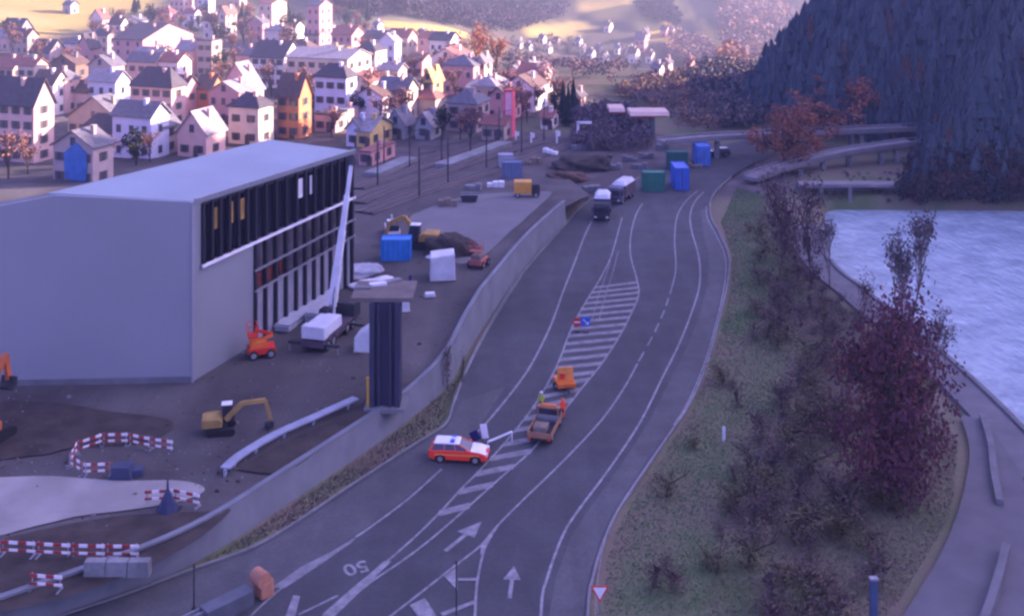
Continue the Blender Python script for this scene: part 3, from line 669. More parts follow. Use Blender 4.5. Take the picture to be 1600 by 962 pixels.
def work_truck(name, label, loc, rz):
    t = thing(name, label, 'truck', loc, rz)   # x forward
    MB().box((0, 0, .45), (5.4, 1.0, .25)).build('chassis', DARK, t)
    BP = mat('truck_orange_brown', (.34, .17, .09), .55, .25, 1)
    MB().prism([(1.0, .55), (2.75, .55), (2.8, 1.0), (2.6, 1.25), (2.05, 1.3), (1.75, 2.1), (1.0, 2.15)], 1, -1.05, 1.05).build('cab', BP, t, bevel=.06)
    MB().add([(2.06, -.92, 1.34), (2.06, .92, 1.34), (1.80, .86, 2.02), (1.80, -.86, 2.02)], [(0, 1, 2, 3)]).add([(2.11, -.92, 1.34), (2.11, .92, 1.34), (1.85, .86, 2.02), (1.85, -.86, 2.02)], [(0, 1, 2, 3)]).build('windscreen', GLASS, t)
    for s in (-1, 1):
        MB().box((1.35, s*1.06, 1.3), (.75, .03, .6)).build('side_window', GLASS, t); MB().box((2.76, s*.75, .75), (.08, .3, .2)).build('headlight', WHITE, t)
        MB().box((2.0, s*1.22, 1.35), (.1, .2, .35)).build('mirror', DARK, t)
        MB().box((-.9, s*1.08, .72), (3.6, .06, .55)).build('side_board', BP, t)
        for x in (-1.7, 2.0): wheel(t, x, s*.86, .42, .28)
    MB().box((2.82, 0, .42), (.14, 2.0, .22)).build('bumper', RED, t)
    MB().box((-.9, 0, .70), (3.6, 2.15, .08)).build('load_bed', DARK, t); MB().box((.88, 0, .72), (.06, 2.1, .7)).build('headboard', GALV, t); MB().box((-2.72, 0, .72), (.06, 2.1, .5)).build('tailboard', BP, t)
    MB().box((-1.0, .2, .78), (1.6, 1.2, .5), tx=.8).build('load', BEIGE, t); MB().box((1.4, 0, 2.14), (.3, 1.4, .12)).build('beacon_bar', ORANGE, t); MB().box((.975, 0, 1.42), (.04, 1.7, .55)).build('rear_window', GLASS, t)
    for s in (-1, 1): MB().box((-2.77, s*.9, .55), (.06, .28, .2)).build('tail_light', RED, t)
    return t
a = Vector(g(838, 705, .07)); b2 = Vector(g(866, 650, .07)); d = b2-a; c_ = (a+b2)/2
work_truck('work_truck', 'brown and orange flatbed works truck seen from behind on the hatched island', (c_.x, c_.y, .07), math.atan2(d.y, d.x)).scale = (.86, .92, .86)

# people on the island, by Skin modifier
def person(label, loc, rz, jacket, trousers, pose):
    J = {'pelvis': (0, 0, .95), 'waist': (0, 0, 1.1), 'chest': (0, 0, 1.34), 'neck': (0, 0, 1.5), 'head': (0, .02, 1.62), 'top': (0, .01, 1.74)}
    Rr = {'pelvis': .15, 'waist': .14, 'chest': .17, 'neck': .06, 'head': .10, 'top': .075}
    E = [('pelvis', 'waist'), ('waist', 'chest'), ('chest', 'neck'), ('neck', 'head'), ('head', 'top')]
    for s, nm in ((-1, 'l'), (1, 'r')):
        J.update({nm+'hip': (s*.1, 0, .88), nm+'knee': (s*.12, .05, .5), nm+'ank': (s*.13, .0, .09), nm+'toe': (s*.14, .17, .04), nm+'sh': (s*.2, 0, 1.42)})
        el, wr = pose[nm]; J[nm+'el'] = (s*.2+s*el[0], el[1], 1.42+el[2]); J[nm+'wr'] = tuple(J[nm+'el'][k]+(s if k == 0 else 1)*wr[k] for k in range(3))
        hd = Vector(wr).normalized()*.14; J[nm+'hand'] = (J[nm+'wr'][0]+s*hd.x, J[nm+'wr'][1]+hd.y, J[nm+'wr'][2]+hd.z)
        Rr.update({nm+'hip': .11, nm+'knee': .075, nm+'ank': .055, nm+'toe': .045, nm+'sh': .085, nm+'el': .055, nm+'wr': .04, nm+'hand': .04})
        E += [('pelvis', nm+'hip'), (nm+'hip', nm+'knee'), (nm+'knee', nm+'ank'), (nm+'ank', nm+'toe'), ('chest', nm+'sh'), (nm+'sh', nm+'el'), (nm+'el', nm+'wr'), (nm+'wr', nm+'hand')]
    ks = list(J); me = bpy.data.meshes.new('body'); me.from_pydata([J[k] for k in ks], [(ks.index(a), ks.index(b)) for a, b in E], [])
    o = bpy.data.objects.new('tmp', me); C.objects.link(o); md = o.modifiers.new('s', 'SKIN')
    sv = me.skin_vertices[0].data
    for i, k in enumerate(ks): sv[i].radius = (Rr[k], Rr[k]); sv[i].use_root = (k == 'pelvis')
    sb = o.modifiers.new('u', 'SUBSURF'); sb.levels = 2; sb.render_levels = 2
    bpy.context.view_layer.update(); m2 = bpy.data.meshes.new_from_object(o.evaluated_get(bpy.context.evaluated_depsgraph_get())); bpy.data.objects.remove(o)
    m2.name = 'person'; m2.materials.clear()
    for m in (jacket, trousers, SKIN, DARK): m2.materials.append(m)
    for p in m2.polygons:
        z = p.center.z; x = abs(p.center.x)
        p.material_index = 3 if z < .12 else 1 if z < .9 and x < .26 else 2 if z > 1.5 and x < .15 else 0
        p.use_smooth = True
    r = link('person', m2, None, loc, rz); tag(r, label, 'person')
    mb = MB(); mb.tube((0, .01, 1.68), (0, .01, 1.79), .125, .085, 12); mb.tube((0, .03, 1.67), (0, .03, 1.69), .15, .15, 12); mb.build('helmet', WHITE if jacket is YELV else ORANGE, r)
    return r
YELV = mat('yellow_green_vest', (.38, .50, .06), .6, .1, 1); ORV = mat('orange_workwear', (1.0, .09, .02), .6, .08, 1); NAVY = mat('dark_trousers', (.05, .06, .08), .8, .2, 1)
person('person in yellow-green vest and dark trousers standing in front of the works truck', g(846, 643, .07)+(.09,), R(150), YELV, NAVY, {'l': ((.08, .05, -.28), (-.02, .2, -.12)), 'r': ((.1, 0, -.28), (0, .05, -.25))})
person('person in full orange workwear standing beside the cab of the works truck', g(879, 654, .07)+(.09,), R(200), ORV, ORV, {'l': ((.06, 0, -.29), (.0, .06, -.25)), 'r': ((.12, .1, -.24), (-.1, .2, -.1))})
# orange trailer sign on the island
t = thing('warning_trailer', 'orange warning trailer with board parked on the hatched island behind the workers', 'trailer', g(882, 606, .07)+(.07,), R(10))
MB().box((0, 0, .45), (1.7, 2.2, .35)).build('body', ORANGE, t); MB().box((0, -.3, .8), (1.6, .12, 1.25), tx=.9).build('board', mat('trailer_orange', (.75, .28, .06), .6, .25, 1.5), t)
MB().box((-.3, -.38, 1.0), (.5, .04, .5)).build('red_panel', RED, t)
for s in (-1, 1): wheel(t, s*.8, 0, .3); 
MB().beam((0, -1, .5), (0, -2.0, .35), .12, .12).build('drawbar', DARK, t)
# two signs further up the island
def disc_sign(loc, rz, label):
    t = thing('no_entry_sign', label, 'road sign', loc, rz); MB().tube((0, 0, 0), (0, 0, 1.5), .04).build('post', GALV, t)
    f = MB().tube((0, -.06, 1.0), (0, -.03, 1.0), .46, n=24).build('disc', RED, t); MB().box((0, -.075, .93), (.62, .02, .15)).build('bar', WHITE, f); MB().box((0, 0, 0), (.6, .5, .1)).build('base', DARK, t)
disc_sign(g(902, 518, .07)+(.09,), 0, 'round red sign with a white bar on the hatched island')
t = thing('direction_sign', 'square blue sign with a pale diagonal arrow beside the round red sign', 'road sign', g(915, 519, .07)+(.09,), 0)
MB().tube((0, 0, 0), (0, 0, 1.6), .04).build('post', GALV, t); f = MB().box((0, -.06, .65), (.95, .04, .95)).build('panel', BLUE, t)
mb = MB(); mb.beam((-.28, -.09, 1.38), (.28, -.09, .86), .02, .1); mb.beam((.28, -.09, .86), (.02, -.09, .86), .02, .1); mb.beam((.28, -.09, .86), (.28, -.09, 1.12), .02, .1); mb.build('arrow', WHITE, f); MB().box((0, 0, 0), (.6, .5, .1)).build('base', DARK, t)
# give way sign, down at the lower edge
t = thing('give_way_sign', 'white triangle with red border pointing down on a post at the roadside', 'road sign', g(937, 992, .07)+(.07,), 0)
gz = 2.0
MB().tube((0, 0, 0), (0, 0, gz+.95), .05).build('post', GALV, t)
MB().add([(-.56, -.06, gz+.98), (.56, -.06, gz+.98), (0, -.06, gz), (-.56, -.03, gz+.98), (.56, -.03, gz+.98), (0, -.03, gz)], [(0, 1, 2), (5, 4, 3), (0, 3, 4, 1), (1, 4, 5, 2), (2, 5, 3, 0)]).build('border', RED, t)
MB().add([(-.41, -.075, gz+.90), (.41, -.075, gz+.90), (0, -.075, gz+.18), (-.41, -.065, gz+.9), (.41, -.065, gz+.9), (0, -.065, gz+.18)], [(0, 1, 2), (5, 4, 3), (0, 3, 4, 1), (1, 4, 5, 2), (2, 5, 3, 0)]).build('face', WHITE, t)
for px, py, h, lab in ((303, 952, 2.6, 'thin grey roadside post standing in front of the verge'), (713, 990, 4.2, 'thin dark pole standing at the tip of the painted gore')):
    tag(MB().tube((0, 0, 0), (0, 0, h), .05, .04).tube((0, 0, h), (0, 0, h+.12), .09).tube((0, 0, 0), (0, 0, .1), .16).build('road_post', DARK, loc=g(px, py, 0)+(.05,)), lab, 'post')
# guardrail with its padded end
t = thing('guardrail', 'double steel guardrail with tan crash cushion end beside the shoulder', 'guardrail', (0, 0, 0))
A = Vector(g(412, 930, .05)); B = Vector(g(230, 1020, .05)); d = (B-A).normalized(); nn = Vector((-d.y, d.x))
L = (B-A).length+16
for s in (0, 1):
    mb = MB(); o = nn*(-.45*s)
    for z in (.45, .72): mb.beam((A.x+o.x+d.x*1.2, A.y+o.y+d.y*1.2, z+.1), (A.x+o.x+d.x*L, A.y+o.y+d.y*L, z+.1), .07, .2)
    mb.build('rail', GALV, t)
k = 1.5
while k < L: MB().box((A.x+d.x*k-nn.x*.22, A.y+d.y*k-nn.y*.22, .05), (.16, .3, .8), math.atan2(d.y, d.x)).build('post', DARK, t); k += 2.0
CU = mat('cushion_tan', (.42, .19, .11), .7, .3, 1.5)
c = MB(); c.box((0, 0, 0), (.95, 1.05, 1.1)); c.build('crash_cushion', CU, t, loc=(A.x, A.y, .07), rz=math.atan2(d.y, d.x), bevel=.15)
MB().tube((0, -.5, 1.25), (0, .5, 1.25), .48, n=16).build('cushion_roll', CU, t, smooth=False, loc=(A.x+d.x*.25, A.y+d.y*.25, .05), rz=math.atan2(d.y, d.x))
mb = MB(); mb.box((0, 0, 0), (3.2, 1.0, .95)); mb.build('rail_box', mat('rail_box_grey', (.10, .11, .13), .5, .3, 1), t, loc=(A.x+d.x*2.6, A.y+d.y*2.6, .07), rz=math.atan2(d.y, d.x))

# ---------------------------------------------------------------- containers and trucks up the road
def container(name, label, loc, rz, m, L=6.0, W=2.44, H=2.6, grp=None):
    t = thing(name, label, 'container', loc, rz, grp)
    mb = MB(); n = int(L/.3)
    vs = []
    for i in range(n+1):
        x = -L/2+.1+(L-.2)*i/n; o = .0 if i % 2 else .05
        for y in (-W/2+o, W/2-o): vs += [(x, y, .12), (x, y, H-.1)]
    fs = []
    for i in range(n):
        a = 4*i; b_ = a+4; fs += [(a, b_, b_+1, a+1), (a+2, a+3, b_+3, b_+2), (a+1, b_+1, b_+3, a+3)]
    fs += [(0, 1, 3, 2), (4*n, 4*n+2, 4*n+3, 4*n+1)]
    mb.add(vs, fs); mb.build('walls', m, t)
    mb = MB()
    for x in (-L/2+.08, L/2-.08):
        for y in (-W/2+.08, W/2-.08): mb.box((x, y, 0), (.16, .16, H))
    for z in (.06, H-.06):
        for y in (-W/2+.07, W/2-.07): mb.beam((-L/2, y, z), (L/2, y, z), .14, .12)
        for x in (-L/2+.07, L/2-.07): mb.beam((x, -W/2, z), (x, W/2, z), .12, .12)
    mb.build('frame', m, t)
    for s in (-1, 1):
        dr = MB().box((-L/2-.03, s*W/4, .15), (.05, W/2-.12, H-.3)).build('door', m, t); MB().tube((-L/2-.08, s*.3, .3), (-L/2-.08, s*.3, H-.3), .03).build('lock_bar', GALV, dr)
    return t
def ct(px, py, wpx, hpx, label, m, D_=2.4, zf=0.02, name='container', yaw=0):
    x, y = g(px, py, 0); s = F/y; return container(name, label, (x, y+D_/2, zf), R(90) if wpx/s < 3 else yaw, m, L=(D_ if wpx/s < 3 else wpx/s), W=(wpx/s if wpx/s < 3 else D_), H=hpx/s)
ct(1022, 300, 35, 30, 'wide green container standing on the road edge behind the parked trucks', GREEN, 2.4)
ct(1059, 266, 32, 28, 'dark green container behind the tall blue one', mat('dark_green_paint', (.015, .10, .08), .6, .25, 1), 2.4)
ct(1066, 298, 22, 35, 'tall bright blue container standing on the open road', BLUE, 5.5)
ct(1100, 260, 21, 31, 'farther blue container standing beside a white roofed car', mat('pale_blue_paint', (.06, .17, .52), .6, .25, 1), 5.5)
cx, cy = g(1121, 243, .06); estate_car('parked_car', 'small dark car with a pale roof beside the farther blue container', (cx, cy, .07), R(185), mat('car_dark', (.05, .05, .07), .3, .1, 1), WHITE, None, False)
def lorry(name, label, loc, rz, cabm, boxm, L=7.5, H=2.6, tarp=None):
    t = thing(name, label, 'lorry', loc, rz)  # x forward
    MB().box((0, 0, .5), (L, .9, .25)).build('chassis', DARK, t)
    MB().prism([(L/2-1.9, .5), (L/2, .5), (L/2+.02, 1.4), (L/2-.22, 2.5), (L/2-.5, 2.62), (L/2-1.9, 2.62)], 1, -1.15, 1.15).build('cab', cabm, t, bevel=.07)
    MB().box((L/2+.0, 0, 1.42), (.06, 1.95, .85), tilt=-.18).build('windscreen', GLASS, t); MB().box((L/2+.03, 0, .75), (.05, 1.4, .5)).build('grille', DARK, t)
    for s in (-1, 1):
        MB().box((L/2-.9, s*1.16, 1.45), (.8, .03, .7)).build('side_window', GLASS, t); MB().box((L/2+.03, s*.85, .65), (.06, .35, .2)).build('headlight', WHITE, t)
        for x in (-L/2+1.2, -L/2+2.5, L/2-1.1): wheel(t, x, s*.98, .48, .3)
        MB().box((L/2-.05, s*1.32, 1.5), (.12, .2, .6)).build('mirror', DARK, t)
    MB().box((-1.1, 0, .75), (L-2.4, 2.4, H-.9)).build('box_body', boxm, t, bevel=.04)
    if tarp: MB().box((-1.0, 0, H-.14), (L-2.6, 2.3, .55), tx=.8, ty=.6).build('tarpaulin', tarp, t)
    return t
lorry('lorry', 'dark lorry with a white covered top at the road edge beyond the retaining wall', g(941, 338, .07)+(.07,), R(-97), DARK, mat('lorry_dark', (.06, .06, .10), .5, .3, 1), 6.8, 3.0, WTARP)
lorry('lorry', 'pale topped lorry parked behind the dark one towards the green container', g(971, 312, .07)+(.07,), R(-115), mat('lorry_grey', (.1, .1, .14), .5, .3, 1), mat('lorry_brown', (.12, .09, .1), .6, .3, 1), 7.5, 2.7, WTARP)

# ---------------------------------------------------------------- machines on the site
def tracks(t, L=3.0, W=2.2, h=.7):
    for s in (-1, 1):
        P = [(-L/2+h/2+h/2*math.cos(a), h/2+h/2*math.sin(a)) for a in [R(x) for x in range(270, 89, -30)]]+[(L/2-h/2+h/2*math.cos(a), h/2+h/2*math.sin(a)) for a in [R(x) for x in range(90, -91, -30)]]
        MB().prism(P, 1, s*W/2-.22, s*W/2+.22).build('track', TYRE, t)
def excavator(name, label, loc, rz, m, s=1.0, boom=((.5, 1.3), (2.6, 3.4), (4.6, 2.6), (5.0, .5)), turn=0):
    t = thing(name, label, 'excavator', loc, rz); t.scale = (s, s, s)
    tracks(t); MB().box((0, 0, .5), (1.4, 1.4, .35)).build('turntable', DARK, t)
    MB().prism([(-1.7, .85), (.2, .85), (.2, 1.5), (-.3, 1.75), (-1.55, 1.75), (-1.75, 1.4)], 1, -1.15, 1.15).build('house', m, t, bevel=.08)
    MB().box((-1.65, 0, .85), (.5, 2.2, .85)).build('counterweight', m, t, bevel=.12)
    cb = MB().prism([(.15, .85), (1.35, .85), (1.4, 1.5), (1.1, 2.6), (.1, 2.65)], 1, .15, 1.15).build('cab', DARK, t, bevel=.04)
    MB().box((.72, 1.16, 1.45), (.95, .03, .95)).build('cab_window', GLASS, cb); MB().box((.72, .14, 1.45), (.95, .03, .95)).build('cab_window', GLASS, cb); MB().box((.6, .65, 2.62), (1.1, 1.0, .08)).build('cab_roof', WHITE, cb)
    p = [(x, -.25, z) for x, z in boom]
    b = MB(); b.beam(p[0], p[1], .34, .5); b.build('boom', m, t)
    k = MB(); k.beam(p[1], p[2], .32, .42); k.build('boom_upper', m, t)
    q = MB(); q.beam(p[2], p[3], .28, .36); q.build('stick', m, t)
    MB().tube(((p[0][0]+.4), -.25, p[0][2]-.1), tuple((a+c)/2 for a, c in zip(p[0], p[1])), .07).build('ram', GALV, t)
    x, y, z = p[3]; MB().prism([(x-.1, z+.25), (x+.3, z+.1), (x+.25, z-.5), (x-.35, z-.65), (x-.7, z-.3), (x-.55, z-.1), (x-.2, z-.25)], 1, y-.5, y+.5).build('bucket', DARK, t)
    return t
excavator('mini_excavator', 'yellow excavator with dark cab and raised arm digging beside the trench', sg(345, 674), R(12), mat('digger_yellow', (.36, .23, .07), .6, .4, 1), .76, ((.5, 1.3), (2.2, 2.9), (4.6, 3.0), (5.2, .7)))
excavator('excavator', 'orange excavator with lifted boom beside the front of the hall', sg(-22, 690), R(75), mat('digger_orange', (.50, .13, .04), .6, .35, 1), 1.15, ((.5, 1.3), (.6, 4.3), (1.6, 5.4), (1.9, 3.6)))
excavator('excavator', 'ochre excavator working between the blue container and the dark spoil heap', sg(660, 386), R(170), OCHRE, 1.15, ((.5, 1.3), (2.2, 3.2), (3.9, 2.4), (4.4, .7)))
# mobile crane
t = thing('mobile_crane', 'mobile crane with long white lattice boom leaning over the glazed hall side', 'crane', sg(517, 528), R(75))
WB = mat('crane_white', (.60, .61, .66), .45, .15, 1)
MB().box((0, 0, .6), (8.6, 2.3, .55)).build('carrier', mat('crane_carrier', (.10, .07, .09), .6, .4, 1), t)
MB().box((3.9, 0, .9), (1.8, 2.3, 1.5), tx=.85).build('cab', DARK, t, bevel=.08)
for x in (-3.2, -1.9, 1.4, 2.8):
    for s in (-1, 1): wheel(t, x, s*1.0, .55, .38)
for x in (-3.9, 2.0):
    for s in (-1, 1): o = MB().beam((x, s*1.0, .8), (x, s*2.6, .8), .3, .25).build('outrigger', DARK, t); MB().tube((x, s*2.5, 0), (x, s*2.5, .8), .1).build('foot', GALV, o)
up = MB().box((-1.6, 0, 1.3), (3.8, 2.2, 1.1), tx=.9).build('superstructure', WB, t, bevel=.08)
MB().box((.5, .8, 1.3), (1.4, .9, 1.4), tx=.85).build('operator_cab', GLASS, up)
MB().box((-3.6, 0, 1.3), (1.0, 2.4, 1.2)).build('counterweight', WB, up, bevel=.06)
# boom: world points
base = Vector(sg(519, 512))+Vector((0, 0, 2.2)); 
tipD = base.y+6.5; tip = Vector(((549-800)*tipD/F, tipD, CAMZ-tipD*(256-HY)/F))
inv = Matrix.Rotation(-R(75), 4, 'Z')@Matrix.Translation(-t.location)
def cmesh(nm, m, fn, parent=t):
    mb = MB(); fn(mb); mb.v = [tuple(inv@Vector(v)) for v in mb.v]; return mb.build(nm, m, parent)
dirb = (tip-base); nseg = 4
for i in range(nseg):
    p, q = base+dirb*(i/nseg), base+dirb*((i+1)/nseg+(.02 if i < 3 else 0)); wd = .78-.14*i
    cmesh('boom_section', WB, lambda mb: mb.beam(p, q, wd, wd))
cmesh('boom_head', DARK, lambda mb: mb.beam(tip-dirb.normalized()*.2, tip+dirb.normalized()*.7, .5, .8))
cmesh('boom_ram', GALV, lambda mb: mb.tube(base+Vector((.3, -1.2, -.8)), base+dirb*.22, .2))
cmesh('hoist_rope', DARK, lambda mb: mb.tube(tip+Vector((.3, -.3, 0)), tip+Vector((.3, -.3, -9)), .03, n=5))
# scissor lift
def lift(label, loc, rz, m, m2, s=1):
    t = thing('boom_lift', label, 'lift', loc, rz); t.scale = (s, s, s)
    MB().box((0, 0, .4), (2.5, 1.7, .6)).build('chassis', m, t, bevel=.06)
    for x in (-.8, .8):
        for k in (-1, 1): wheel(t, x, k*.85, .42, .3)
    MB().box((-.3, 0, 1.0), (1.5, 1.2, .5)).build('turret', m2, t); mb = MB()
    mb.beam((-.8, 0, 1.3), (1.1, 0, 1.9), .25, .3); mb.build('lower_arm', m2, t); MB().beam((1.1, .1, 1.9), (-.6, .1, 2.5), .22, .25).build('upper_arm', m, t)
    bk = MB().box((-.8, 0, 2.0), (.9, 1.5, .1)).build('basket', m, t); mb = MB()
    for x in (-1.25, -.35):
        for y in (-.75, .75): mb.box((x, y, 2.1), (.05, .05, 1.0))
    for z in (2.6, 3.1):
        for y in (-.75, .75): mb.beam((-1.25, y, z), (-.35, y, z), .04, .04)
        for x in (-1.25, -.35): mb.beam((x, -.75, z), (x, .75, z), .04, .04)
    mb.build('basket_frame', m, bk)
    return t
lift('red and orange boom lift standing at the foot of the hall corner bay', sg(408, 556), R(20), RED, ORANGE)
lift('faded red machine parked at the edge of the white covered stacks', sg(748, 416), R(70), mat('faded_red', (.42, .12, .10), .7, .3, 1), BEIGE, 1.0)
# site containers and cabins
x, y, z = sg(618, 408); s = F/y
container('container', 'bright blue site container with pale lid beside the ochre excavator', (x, y+1.2, z), R(0), mat('azure_paint', (.02, .19, .55), .5, .2, 1), 46/s, 2.4, 33/s)
x, y, z = sg(613, 366)
t = thing('pickup_truck', 'white and dark pickup truck parked behind the bright blue container', 'truck', (x, y, z), R(100))
MB().box((0, 0, .45), (4.8, 1.8, .5)).build('body', WHITE, t, bevel=.06); MB().box((.6, 0, .95), (1.7, 1.6, .75), tx=.7).build('cab', GLASS, t, bevel=.04); MB().box((.55, 0, 1.68), (1.0, 1.3, .08)).build('cab_roof', WHITE, t); MB().box((-1.5, 0, .9), (1.5, 1.5, .8)).build('load', DARK, t); MB().beam((-1.0, 0, 1.2), (-1.4, .2, 3.0), .15, .15).build('loader_arm', WHITE, t)
for a_x in (-1.5, 1.5):
    for k in (-1, 1): wheel(t, a_x, k*.8, .36)
x, y, z = sg(820, 310)
t = thing('dump_truck', 'yellow box bodied truck with dark cab on the pale yard beyond the retaining wall', 'truck', (x, y+1, z), R(0))
MB().box((-.3, 0, .7), (2.7, 2.2, 1.75)).build('box_body', mat('dumper_yellow', (.62, .30, .04), .5, .2, 1), t, bevel=.06); MB().box((1.7, 0, .5), (1.3, 2.1, 1.6), tx=.8).build('cab', DARK, t, bevel=.06); MB().box((1.75, -1.06, 1.2), (.8, .03, .6)).build('cab_window', GLASS, t)
for a_x in (-1.1, 1.7):
    for k in (-1, 1): wheel(t, a_x, k*.95, .45)
x, y, z = sg(733, 317)
t = thing('skip', 'dark open skip standing on the pale yard', 'skip', (x, y+.8, z), 0); mb = MB(); mb.prism([(-1.0, 0), (1.0, 0), (1.35, 1.1), (-1.35, 1.1)], 1, -.8, .8); mb.build('bin', DARK, t); mb = MB()
mb.box((0, -.8, 1.1), (2.7, .12, .1)); mb.box((0, .8, 1.1), (2.7, .12, .1)); mb.build('rim', GALV, t)
x, y, z = sg(800, 278); s = F/y
container('site_cabin', 'grey blue site cabins stacked beyond the yellow truck', (x, y, z), R(5), mat('cabin_blue', (.12, .16, .26), .6, .25, 1), 30/s, 2.4, 26/s)
x, y, z = sg(793, 262)
container('site_cabin', 'pale site cabin standing behind the grey blue cabin', (x-.3, y, z), R(5), mat('cabin_pale', (.38, .38, .44), .6, .2, 1), 2.6, 2.2, 2.5)
# white wrapped stacks, boards, sheeting
def lump(name, label, cat, loc, size, m, seed, rz=0, flat=.8, grp=None):
    bm = bmesh.new(); bmesh.ops.create_icosphere(bm, subdivisions=4, radius=1); r = random.Random(seed); ph_ = [r.uniform(0, 6) for _ in range(6)]
    for v in bm.verts:
        c = v.co; k = 1+.16*math.sin(c.x*4+ph_[0])*math.cos(c.y*3.3+ph_[1])+.10*math.sin(c.z*7+c.x*6+ph_[2])+.05*math.sin(c.x*15+ph_[3])*math.sin(c.y*13+ph_[4])
        p = c*k; p.z = max(p.z, -.05)
        p.x = math.copysign(abs(p.x)**flat, p.x); p.y = math.copysign(abs(p.y)**flat, p.y); v.co = (p.x*size[0]/2, p.y*size[1]/2, p.z*size[2])
    me = bpy.data.meshes.new(name); bm.to_mesh(me); bm.free(); me.materials.append(m); o = link(name, me, None, loc, rz); return tag(o, label, cat, grp)
def wrapped(label, px, py, w_, d_, h, rz, slope=.0):
    x, y, z = sg(px, py); t = thing('covered_stack', label, 'stack', (x, y+d_/2, z), rz)
    MB().add([(-w_/2, -d_/2, 0), (w_/2, -d_/2, 0), (w_/2, d_/2, 0), (-w_/2, d_/2, 0), (-w_/2+.05, -d_/2, h*(1-slope)), (w_/2-.08, -d_/2, h), (w_/2-.05, d_/2, h*.96), (-w_/2+.08, d_/2, h*(1-slope))], [(3, 2, 1, 0), (4, 5, 6, 7), (0, 1, 5, 4), (1, 2, 6, 5), (2, 3, 7, 6), (3, 0, 4, 7)]).build('sheeting', WTARP, t, bevel=.12)
    mb = MB(); mb.box((0, 0, -.02), (w_+.2, d_+.2, .12)); mb.build('pallet', BEIGE, t)
wrapped('tall stack wrapped in white sheeting below the dark spoil heap', 690, 440, 2.9, 3.0, 3.1, .1, .12)
wrapped('white sloping box standing just behind the dark pier', 568, 552, 1.7, 2.4, 2.6, -.1, .45)
wrapped('white wrapped bale with a dark strap between the pier and the retaining wall', 630, 489, 1.2, 1.2, 1.6, .2, .1)
tag(MB().box((0, 0, 0), (.5, .5, 2.2)).box((0, 0, 2.2), (.3, .3, .5)).build('steel_post', mat('post_blue', (.02, .02, .10), .6, .2, 1), loc=sg(641, 468)), 'short dark blue post behind the white wrapped bale', 'post')
wrapped('small pale pallet load lying beside the retaining wall', 671, 466, 1.2, .9, .5, .1, .1)
lump('spoil_heap', 'dark heap of spoil beside the ochre excavator', 'heap', sg(706, 396), (6.5, 4, 2.4), SOIL, 3)
lump('spoil_heap', 'long dark brown heap of earth at the head of the highway', 'heap', g(912, 262, 0)+(0,), (11, 7, 2.2), SOIL, 5, .2)
lump('spoil_heap', 'lower reddish heap of earth in front of the long dark one', 'heap', g(886, 280, 0)+(0,), (7, 4, 1.4), mat('red_soil', (.13, .075, .05), .95, .4, .6, bump=.5), 6)
for i, (px, py, wx, dx_, hz_, rz, m) in enumerate([(585, 448, 5.5, 3.5, .9, .5, WTARP), (560, 428, 6.0, 3.0, 1.0, .7, mat('grey_sheeting', (.36, .37, .42), .7, .3, .8, bump=.4)), (690, 402, 3.4, 1.6, .6, 0, WTARP), (722, 392, 3.0, 1.4, .5, .1, WTARP)]):
    lump('sheeting_pile', ['white sheeting heaped beside the crane boom foot', 'greyer sheeting spread below the far bays of the hall', 'small white sheet over material at the near foot of the spoil heap', 'crumpled pale sheet on the crest side of the spoil heap'][i], 'sheeting', sg(px, py), (wx, dx_, hz_), m, 20+i, rz)
# long stacks of cladding panels under the hall side
for i, (p, q, wd, ht) in enumerate([((440, 520), (508, 468), 1.6, .7), ((486, 506), (520, 480), 1.3, 1.0), ((500, 470), (552, 424), 1.5, .8)]):
    a = Vector(sg(*p)); b2 = Vector(sg(*q)); t = thing('panel_stack', ['long stack of pale cladding panels beneath the columned bays', 'short stack of pale panels against the crane', 'stack of pale panels between crane boom and hall'][i], 'panel stack', a, math.atan2(b2.y-a.y, b2.x-a.x)); L = (b2-a).length
    for k in range(4): MB().box((L/2+(k % 2)*.1, (k % 3)*.05, .12+k*ht/4), (L, wd, ht/4-.03)).build('panel', mat('stack_panel', (.42, .43, .46), .6, .2, 1), t)
    MB().box((L*.2, 0, 0), (.15, wd, .12)).build('batten', BEIGE, t); MB().box((L*.8, 0, 0), (.15, wd, .12)).build('batten', BEIGE, t)
# pipe rail along the trench
mb = MB(); P = smooth_line([sg(*p) [:2] for p in [(352, 742), (375, 722), (430, 690), (490, 662), (556, 632)]], 4)
for a, b2 in zip(P, P[1:]):
    mb.beam((a[0], a[1], SZ+.55), (b2[0], b2[1], SZ+.55), .8, .12)
for a in P[::3]: mb.box((a[0], a[1], SZ-.1), (.16, .5, .6))
tag(mb.build('channel_cover', mat('channel_steel', (.30, .32, .38), .5, .2, 1)), 'long pale steel channel laid along the dark trench behind the retaining wall', 'channel')

# red and white barriers
RWm = bpy.data.materials.new('red_white_board'); RWm.use_nodes = True; n = RWm.node_tree.nodes; l = RWm.node_tree.links; b = n['Principled BSDF']; b.inputs['Roughness'].default_value = .5
tcn = n.new('ShaderNodeTexCoord'); sp = n.new('ShaderNodeSeparateXYZ'); l.new(tcn.outputs['Object'], sp.inputs[0])
mt = n.new('ShaderNodeMath'); mt.operation = 'MULTIPLY'; mt.inputs[1].default_value = 1/1.0; l.new(sp.outputs['X'], mt.inputs[0])
fr = n.new('ShaderNodeMath'); fr.operation = 'FRACT'; l.new(mt.outputs[0], fr.inputs[0]); gtn = n.new('ShaderNodeMath'); gtn.operation = 'GREATER_THAN'; gtn.inputs[1].default_value = .5; l.new(fr.outputs[0], gtn.inputs[0])
mx = n.new('ShaderNodeMixRGB'); mx.inputs[1].default_value = (.30, .03, .03, 1); mx.inputs[2].default_value = (.72, .68, .68, 1); l.new(gtn.outputs[0], mx.inputs[0]); l.new(mx.outputs[0], b.inputs['Base Color'])
bt = None; bkids = None
